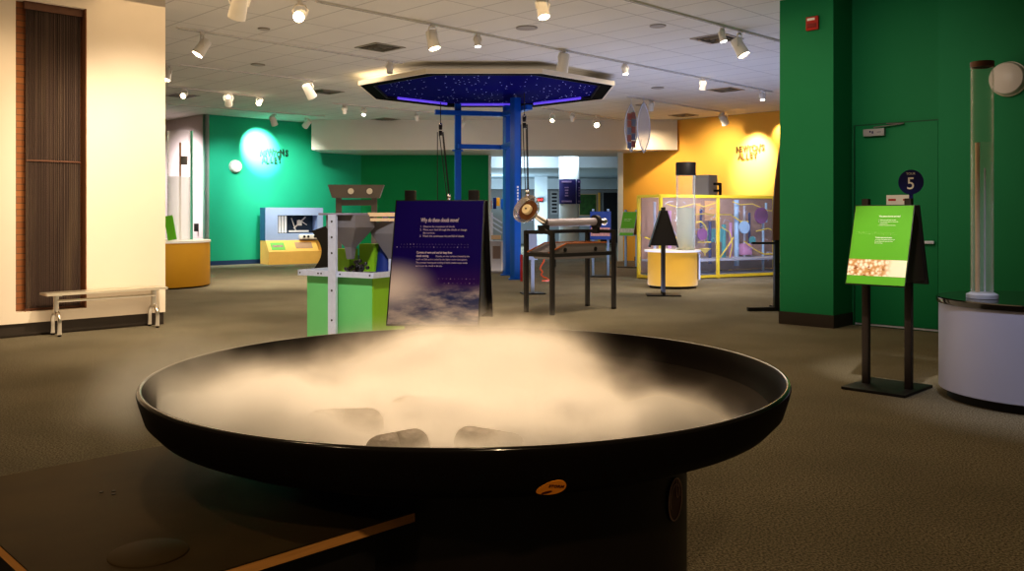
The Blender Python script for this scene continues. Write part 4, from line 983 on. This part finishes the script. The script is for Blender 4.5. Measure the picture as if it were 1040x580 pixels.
# ================================================================= FAR HALL FITTINGS
pq = at(578, 30)
def banner(a0, a1, z0, z1, label):
    b = MB(); n = 10; r = .375; v = []
    for i in range(n + 1):
        a = a0 + (a1 - a0) * i / n; v.append([b.bm.verts.new((r_ * math.cos(a), r_ * math.sin(a), z)) for r_, z in ((r, z0), (r, z1), (r + .012, z1), (r + .012, z0))])
    for p0, p1 in zip(v, v[1:]):
        for i in range(4): b.bm.faces.new((p0[i], p0[(i + 1) % 4], p1[(i + 1) % 4], p1[i]))
    b.bm.faces.new(v[0]); b.bm.faces.new(v[-1][::-1])
    t = thing('column_banner', label, 'banner', (*pq, 0), 0, 'banners on the far column'); b.build('banner_cloth', mat('purple_cloth', (.022, .016, .13), .6, var=.2, scale=6), t)
    b = MB(); am = (a0 + a1) / 2
    for zf, w, hh in ((.9, .34, .06), (.66, .14, .04), (.55, .12, .05), (.44, .1, .05), (.33, .12, .05), (.1, .36, .06)):
        z = z0 + (z1 - z0) * zf; b.box((.394 * math.cos(am), .394 * math.sin(am), z), (.012, min(w, .7 * abs(a1 - a0) * .38), hh), rz=am)
    b.build('banner_print', mat('mauve_print', (.32, .22, .42), .6, var=.2), t)
banner(math.radians(205), math.radians(303), zz(207, 29.6), zz(182, 29.6), 'wide purple banner on the front of the white column')
banner(math.radians(309), math.radians(350), zz(207, 29.6), zz(182, 29.6), 'narrow purple banner on the right side of the white column')
q = at(548.5, 38); ex = thing('exit_sign', 'small dark exit sign glowing red on the pale blue pier', 'exit sign', (q[0], 38.0, zz(203, 38)), 0)
MB().box((0, 0, 0), (.28, .08, .2)).build('housing', BLACK, ex)
b = MB(); b.text('EXIT', .12, Matrix.Translation((0, -.042, -.04)) @ Matrix.Rotation(PI / 2, 4, 'X'), 'CENTER', .001, .003); b.build('lettering', mat('red_glow', (.8, .02, .02), .5, emit=(1, .03, .03), es=3, var=.02), ex, smooth=False)
q = at(598, 41.5); pt = thing('leaf_picture', 'large dark picture of green leaves on the far wall', 'picture', (q[0], 41.999, 0), 0)
MB().box((0, -.02, zz(208, 41.9)), (.86, .04, 1.05)).build('frame', TANP, pt); MB().box((0, -.045, zz(208, 41.9)), (.78, .012, .97)).build('print', mat('leaf_print', (.03, .10, .015), .6, var=1., scale=5), pt)
q = at(563.5, 41.5); lb = thing('louvre_board', 'pale grey board with a column of dark slots on the far wall', 'board', (q[0], 42.003, 0), 0)
MB().box((0, -.02, zz(206, 41.9)), (.36, .04, 1.1)).build('board', mat('pale_grey_board', (.52, .52, .54), .6, var=.04), lb)
b = MB()
for i in range(6): b.box((0, -.045, zz(197 + i * 3.6, 41.9)), (.24, .012, .085))
b.build('dark_slot', DARKIN, lb)
q = at(594, 34); tbn = thing('far_table', 'dark table in the far hall behind the blue board', 'table', (*q, 0), 0)
MB().box((0, 0, .73), (1.5, .7, .04)).build('tabletop', POSTW, tbn)
for x in (-.68, .68):
    for y in (-.28, .28): MB().box((x, y, .355), (.06, .06, .71)).build('leg', POSTW, tbn)

# hanging pair of hull shaped panels
q = at(641, 20.8); hg = thing('hanging_sign', 'pair of hull shaped panels with coloured tiles hung from the ceiling', 'hanging sign', (*q, CEIL), math.radians(46))
def hull(xo, zc, hh, w, tiles, nm):
    pts = [(-w / 2 * (1 - (abs(2 * s - 1)) ** 2.2) , -hh / 2 + hh * s) for s in [i / 12 for i in range(13)]]
    right = [(w / 2 * (1 - (abs(2 * s - 1)) ** 2.2), -hh / 2 + hh * s) for s in [i / 12 for i in range(12, -1, -1)]]
    M = basis((xo[0], xo[1], zc), (1, 0, 0), (0, 0, 1), (0, -1, 0))
    b = MB(); b.tube([M @ Vector((x, z, 0)) for x, z in pts + right[1:-1]], .014, 8, True); fr = b.build('hull_frame', GALV, hg)
    b = MB(); b.prism([(x * .97, z * .97) for x, z in pts + right[1:-1]], -.004, .004, M); b.build('clear_panel', mat('frosted_panel', (.60, .62, .70), .3, alpha=.45, var=.05), hg)
    if tiles:
        for i in range(5):
            for j in range(2):
                c_ = [(.30, .10, .10), (.34, .14, .13), (.16, .22, .34), (.30, .12, .12), (.12, .16, .30)][(i + j) % 5]
                MB().box(M @ Vector((-.085 + .16 * j, .26 - .17 * i + .04 * j, .012)), (.145, .012, .15)).build('colour_tile', mat('tile_%d' % ((i + j) % 5), c_, .5, var=.1), fr)
hull((0, 0), zz(130, 20.8) - CEIL, 1.14, .50, True, 'front'); hull((-.08, -.42), zz(131, 20.8) - CEIL, 1.18, .50, False, 'rear')
for x, y in ((0, 0), (-.08, -.42)):
    MB().cyl((x, y, zz(131, 20.8) - CEIL + .5), (x, y, 0), .006, seg=6).build('hang_cable', GALV, hg)

# ================================================================= CEILING FITTINGS
RAIL_LIST = []
def rail(p0, p1, label):
    (x0, y0), (x1, y1) = at(p0[0], dce(p0[1])), at(p1[0], dce(p1[1])); ang = math.atan2(y1 - y0, x1 - x0); Lr = math.hypot(x1 - x0, y1 - y0); RAIL_LIST.append((x0, y0, Lr))
    t = thing('lighting_track', label, 'lighting track', (x0, y0, CEIL), ang, 'ceiling lighting tracks')
    MB().box((Lr / 2, 0, -.014), (Lr, .036, .026)).build('track', WHITEP, t); MB().box((Lr / 2, 0, -.0285), (Lr - .02, .014, .003)).build('slot', GREYP, t)
rail((180, 27.3), (409, 63), 'white lighting track nearest the white wall, ending left of the canopy')
rail((182, 65), (318, 81), 'white lighting track third from the camera on the left side')
rail((170, 87), (268, 98.5), 'white lighting track behind the left hand ceiling vent')
rail((170, 105), (330, 117.5), 'white lighting track just in front of the bright green wall')
rail((321, 0), (784, 92.5), 'longest white lighting track running diagonally over the canopy')
rail((620, -6), (792, 41), 'brownish lighting track nearest the green pillar')
rail((338, 104.5), (443, 114), 'white lighting track behind the canopy on its left')
rail((550, 109), (632, 121.5), 'white lighting track behind the canopy on its right')
rail((637, 97.5), (732, 113), 'white lighting track in front of the yellow wall')

def track_light(px, py, ym, aim, size, lit, label, big=False):
    D = dce(ym); x, y = at(px, D); drop = (py - ym) * D / F
    for rx0, ry0, rl in RAIL_LIST:
        perp = (x - rx0) * S2 - (y - ry0) * S2
        if abs(perp) < .45 and -.1 < (x - rx0) * S2 + (y - ry0) * S2 < rl + .1: x -= perp * S2; y += perp * S2; break
    t = thing('track_light', label, 'track light', (x, y, CEIL), 0, 'ceiling track lights')
    a = Vector(aim).normalized(); c_ = Vector((0, 0, -max(drop, .07 + size * .45)))
    L_ = size * .9; r = size * .30
    q = a.to_track_quat('Z', 'Y').to_matrix().to_4x4(); M = Matrix.Translation(c_) @ q
    MB().lathe([(0, -L_ * .5), (r * .72, -L_ * .5), (r * .86, -L_ * .42), (r * .9, 0), (r, L_ * .42), (r, L_ * .5), (r * .9, L_ * .5), (r * .86, L_ * .44), (0, L_ * .44)], 24, M).build('lamp_body', WHITEP, t)
    MB().lathe([(0, L_ * .47), (r * .87, L_ * .47), (r * .87, L_ * .445), (0, L_ * .445)], 24, M).build('lens', LENS if lit == 2 else LENSC if lit == 1 else LENSO, t)
    sx = M.to_3x3() @ Vector((1, 0, 0)); sx.z = 0; sx = sx.normalized() if sx.length > .01 else Vector((1, 0, 0))
    zy = min(-.055, c_.z + size * .62)
    b = MB(); b.tube([c_ + sx * r * 1.02, Vector((sx.x * r * 1.25, sx.y * r * 1.25, (zy + c_.z) / 2)), Vector((sx.x * r * .8, sx.y * r * .8, zy)), Vector((-sx.x * r * .8, -sx.y * r * .8, zy)), Vector((-sx.x * r * 1.25, -sx.y * r * 1.25, (zy + c_.z) / 2)), c_ - sx * r * 1.02], .011, 8); b.build('yoke', WHITEP, t)
    b = MB(); b.cyl((0, 0, zy), (0, 0, -.046), .014, seg=10); b.box((0, 0, -.0452), (.06, .04, .03), rz=PI / 4)
    if not any(abs((x - rx0) * S2 - (y - ry0) * S2) < .12 and -.1 < (x - rx0) * S2 + (y - ry0) * S2 < rl + .1 for rx0, ry0, rl in RAIL_LIST): b.cyl((0, 0, -.035), (0, 0, 0), .03, seg=14)
    b.build('mount_stem', WHITEP, t)
    return t, Vector((x, y, CEIL)) + c_, a
TL = [
 (243, 4, -14, (-.4, .5, -1.0), .36, 0, 'pale unlit track light cut off by the top edge, nearest the white wall'),
 (305, 10, 1, (.05, -.9, -.35), .26, 2, 'dazzling round track light at the top, left of the canopy'),
 (200, 50, 33, (-.45, -.3, -.85), .30, 2, 'lit track light at the start of the track nearest the white wall'),
 (170, 71, 65, (-.1, -.3, -1), .26, 2, 'lit track light half hidden by the white wall edge'),
 (182, 97, 90, (.05, -.9, -.4), .20, 2, 'small glaring track light over the left ceiling vent'),
 (225, 103, 95, (-.2, .8, -.6), .28, 0, 'pale unlit track light between two small glaring ones'),
 (263, 104, 97, (.0, -.9, -.4), .20, 2, 'small glaring track light above the left part of the green wall'),
 (316, 90, 81, (.35, .5, -.8), .34, 0, 'pale unlit track light left of the canopy beside a vent'),
 (270, 123, 116, (.15, .6, -.9), .30, 0, 'white track light just above the green wall lettering, left of two'),
 (305, 126, 119, (-.75, .5, -.7), .30, 1, 'white track light tilted at the green wall lettering, right of two'),
 (348, 110, 106, (0, .6, -.8), .18, 0, 'tiny dark track light left of a small bright one near the header'),
 (365, 115, 108.5, (.05, -.6, -.8), .18, 1, 'tiny bright track light below the left tip of the canopy'),
 (427, 119, 113, (.1, .6, -.8), .18, 0, 'tiny unlit track light left of the hanging rope tackle'),
 (470, 126, 119, (-.4, .5, -.7), .20, 1, 'small track light seen through the blue frame'),
 (438, 41, 24, (.25, -.15, -.95), .30, 2, 'large warm lit track light above the left half of the canopy'),
 (395, 67, 61, (.0, -.3, -.9), .19, 0, 'small chrome grey track light at the end of a track by the canopy'),
 (484, 41, 33, (.1, -.2, -.95), .17, 1, 'small lit track light above the middle of the canopy'),
 (568, 64, 51, (-.15, .15, -1), .34, 0, 'large cream cylinder track light overlapping the canopy edge'),
 (551, 4, -6, (.15, -.3, -.9), .26, 2, 'lit track light cut by the top edge above the canopy'),
 (556, 121, 111, (-.1, -.7, -.7), .19, 2, 'small bright track light behind the canopy, left of three'),
 (581, 120, 113, (.1, .6, -.8), .19, 0, 'small unlit track light behind the canopy, middle of three'),
 (606, 126, 116, (.05, -.9, -.35), .26, 2, 'glowing track light in front of the header, right of three'),
 (640, 70, 62, (.1, -.3, -.95), .18, 1, 'small lit track light right of the canopy on the long track'),
 (664, 108, 101, (0, .3, -.9), .22, 0, 'small grey track light right of the hanging hull panels'),
 (711, 86, 79, (-.1, .3, -.9), .20, 0, 'small grey track light on the long track beside the right vent'),
 (752, 48, 31, (.40, -.25, -.85), .32, 2, 'large warm lit track light near the green pillar'),
 (729, 38, 27, (.2, -.2, -.9), .18, 1, 'small track light over the ceiling vent near the green pillar'),
 (776, 98, 90.5, (.0, -.3, -.9), .18, 1, 'small lit track light at the far end of the long track'),
 (732, 120, 113, (.55, .55, -.7), .34, 1, 'white track light tilted at the yellow wall'),
]
HEADS = [track_light(*a) for a in TL]
def vent(px, py, label, s=.60):
    D = dce(py); x, y = at(px, D); t = thing('ceiling_vent', label, 'ceiling vent', (x, y, CEIL), PI / 4, 'square ceiling vents')
    b = MB(); 
    for i in range(4): b.prism([(s / 2, s / 2), (-s / 2, s / 2), (-s / 2 + .05, s / 2 - .05), (s / 2 - .05, s / 2 - .05)], -.012, -.001, Matrix.Rotation(PI / 2 * i, 4, 'Z'))
    b.build('vent_frame', VENT, t, smooth=False)
    MB().box((0, 0, -.003), (s - .1, s - .1, .004)).build('vent_opening', VENTD, t)
    b = MB()
    for k_ in (.20, .135, .07):
        for i in range(4):
            M = Matrix.Rotation(PI / 2 * i, 4, 'Z'); b.bar(M @ Vector((-k_, k_, -.012)), M @ Vector((k_, k_, -.012)), .012, .03)
    b.build('vent_slat', VENT, t, smooth=False)
vent(386, 48, 'square ceiling vent above and left of the canopy'); vent(728, 39, 'square ceiling vent near the green pillar'); vent(185, 97, 'square ceiling vent beside the white wall edge')
vent(331, 93, 'square ceiling vent just left of the canopy tip'); vent(392, 121, 'square ceiling vent in front of the header, left of the blue frame'); vent(737, 91, 'square ceiling vent at the end of the long track'); vent(694, 117, 'square ceiling vent in front of the yellow wall')
def cdisc(px, py, label, r=.13):
    D = dce(py); x, y = at(px, D); t = thing('ceiling_speaker', label, 'ceiling speaker', (x, y, CEIL), 0, 'round ceiling speakers')
    MB().lathe([(0, -.014), (r * .85, -.014), (r * .85, -.012), (0, -.012)], 28).build('grille', DISCM, t); MB().lathe([(r * .85, -.016), (r, -.012), (r, -.001), (r * .85, -.001)], 28, None, True).build('ring', VENT, t)
cdisc(535, 28, 'round ceiling speaker above the right half of the canopy', .16); cdisc(262, 65.5, 'round ceiling speaker between the two left tracks'); cdisc(668, 89, 'round ceiling speaker right of the canopy, nearer of two', .14)
cdisc(651, 106.5, 'round ceiling speaker above the hanging hull panels', .14); cdisc(478, 72, 'round ceiling speaker just over the canopy front edge', .11); cdisc(268, 29, 'small ceiling disc over the nearest left track', .09)
cdisc(668, 26, 'round ceiling speaker beside the brownish track', .12)

# ================================================================= LIGHTS
def spot(p, tgt, e, col, ang=40, blend=.6, r=.06):
    l = bpy.data.lights.new('spot_lamp', 'SPOT'); l.energy = e; l.color = col; l.spot_size = math.radians(ang); l.spot_blend = blend; l.shadow_soft_size = r
    o = bpy.data.objects.new('spot_lamp', l); COL.objects.link(o); o.location = p
    o.rotation_euler = (Vector(tgt) - Vector(p)).to_track_quat('-Z', 'Y').to_euler(); return o
def area(p, tgt, e, col, sx, sy=None):  # unseen fill areas added for brightness, at ceiling and floor level
    l = bpy.data.lights.new('unseen_fill_area', 'AREA'); l.energy = e; l.color = col; l.shape = 'RECTANGLE'; l.size = sx; l.size_y = sy or sx
    o = bpy.data.objects.new('unseen_fill_area', l); COL.objects.link(o); o.location = p
    o.rotation_euler = (Vector(tgt) - Vector(p)).to_track_quat('-Z', 'Y').to_euler(); return o
def point(p, e, col, r=.2):
    l = bpy.data.lights.new('point_lamp', 'POINT'); l.energy = e; l.color = col; l.shadow_soft_size = r
    o = bpy.data.objects.new('point_lamp', l); COL.objects.link(o); o.location = p; return o
WARM = (1, .74, .44); WARM2 = (1, .82, .58); NEUT = (1, .92, .82); COOL = (.62, .74, 1.)
# bowl
spot((-.1, 3.6, 4.0), (-.12, 3.05, .8), 830, (1, .70, .43), 36, .5, .1)
spot((.5, -.3, 2.6), (.0, 2.0, .62), 110, WARM, 60, 1.)  # added spot from the camera side, brightens sticker and table edge
# white wall
spot((-2.6, 8.9, 3.95), (-4.65, 10.9, 1.6), 560, WARM2, 66, .9)
spot((-3.6, 8.2, 3.95), (-5.7, 9.9, 2.0), 230, WARM, 60, .9)
# green wall pool, then added fill spots for the green and pinkish walls
spot((-6.75, 24.0, 3.9), (-7.28, 25.13, 3.32), 3300, NEUT, 50, 1.)
spot((-5.9, 23.4, 3.9), (-6.7, 25.7, 1.9), 600, (.95, 1, .85), 80, 1.)
spot((-6.8, 22.6, 3.9), (-7.9, 24.5, 1.6), 300, (.8, 1, .95), 80, 1.)
spot((-10.2, 22.6, 3.8), (-9.3, 24.9, 1.6), 1100, (1, .88, .84), 90, 1.)
# yellow wall pools
spot((6.0, 23.0, 3.9), (6.62, 23.72, 2.9), 800, NEUT, 62, 1.)
spot((7.0, 22.9, 3.9), (7.15, 23.25, 3.5), 90, WARM2, 60, .8)
spot((5.0, 22.9, 3.9), (5.9, 24.5, 2.4), 330, WARM2, 95, 1.)
spot((3.4, 24.6, 3.9), (4.6, 25.8, 2.2), 220, WARM, 90, 1.)
# carpet pools and exhibits
spot((-3.6, 8.6, 4.0), (-3.9, 9.6, 0), 300, WARM2, 60, 1.)
spot((-4.6, 17.5, 4.0), (-4.4, 18.3, 0), 700, WARM2, 70, 1.)
spot((-2.0, 13.5, 4.0), (-2.2, 14.0, 0), 400, WARM2, 70, 1.)
spot((1.8, 12.4, 4.0), (.6, 12.6, 0), 300, WARM2, 70, 1.)
spot((4.0, 15.0, 4.0), (3.0, 16.5, 0), 300, NEUT, 70, 1.)
spot((-1.4, 5.6, 4.0), (-1.55, 8.7, .8), 640, (1, .97, .95), 42, 1.)
spot((-.1, 2.2, 4.0), (-.35, 4.5, 1.1), 190, NEUT, 20, .8)
spot((1.6, 4.6, 4.0), (2.9, 6.9, 1.15), 620, NEUT, 17, .9)
spot((2.4, 4.4, 4.0), (3.8, 6.2, .4), 260, (.8, .85, 1), 34, .9)
spot((-3.8, 22.2, 4.0), (-6.1, 24.7, .7), 700, WARM2, 40, .9)
spot((4.2, 17.0, 4.0), (4.6, 19.2, 1.0), 520, (.9, .88, 1.), 65, .9)
spot((1.9, 13.6, 4.0), (3.05, 16.6, .5), 270, WARM2, 40, .9)
spot((-2.6, 1.6, 4.0), (-1.0, 2.2, .6), 110, WARM, 50, 1.)
spot((-1.6, 3.4, 4.0), (-1.3, 2.9, .7), 170, WARM2, 32, 1.)  # added spot to light the mist wisp at the left rim
spot((-5.2, 14.2, 4.0), (-5.6, 17.3, .8), 340, NEUT, 50, 1.)
spot((1.6, 6.6, 4.0), (4.1, 10.8, 2.2), 200, NEUT, 60, 1.)  # added fill on the dark green walls at the right
spot((1.8, .8, 4.0), (2.4, 3.6, 0), 90, (1, .62, .24), 75, 1.)
spot((-2.3, -.2, 2.4), (-1.2, 2.1, .6), 70, WARM, 45, 1.)  # added low spot from the left, brightens the table's wood edge
# added unseen fill: upward areas at floor level, cool wash in the far hall
area((3.6, 17.5, .02), (3.6, 17.6, 5), 260, (.50, .60, 1.), 6.0, 6.0)
area((-1.0, 22.5, .02), (-1.0, 22.6, 5), 80, (1., .88, .80), 6.0, 4.0)
area((0, 34, 2.95), (0, 34, 0), 340, (.72, .90, 1), 6, 4); area((1.0, 29.6, 3.3), (1.0, 31, 2.6), 60, (.75, .9, 1), 3, 1)
point((-.5, 37, 1.5), 260, (.7, .88, 1), .5); point((.2, 30.3, 2.9), 22, (.8, .92, 1), .3)
# blue canopy glow
point((cp[0], cp[1] - .2, 3.2), 4, (.12, .18, 1), .3)
# broad soft room light from added, unseen areas
area((-1, 9, 4.05), (-1, 9, 0), 150, (1, .70, .38), 8, 6); area((-4.5, 19, 4.08), (-4.5, 19, 0), 240, WARM2, 4.5, 5); area((3.6, 16.5, 4.08), (3.6, 16.5, 0), 110, WARM2, 3, 4)
area((-1.8, 11, .02), (-1.8, 11, 4), 170, (1, .78, .54), 9, 9)  # added floor-level fill standing in for light bouncing off the carpet
area((cp[0], cp[1], 4.03), (cp[0], cp[1], 5), 10, (1, .85, .7), 3.9)  # added upward light that lifts the dark ceiling above the canopy
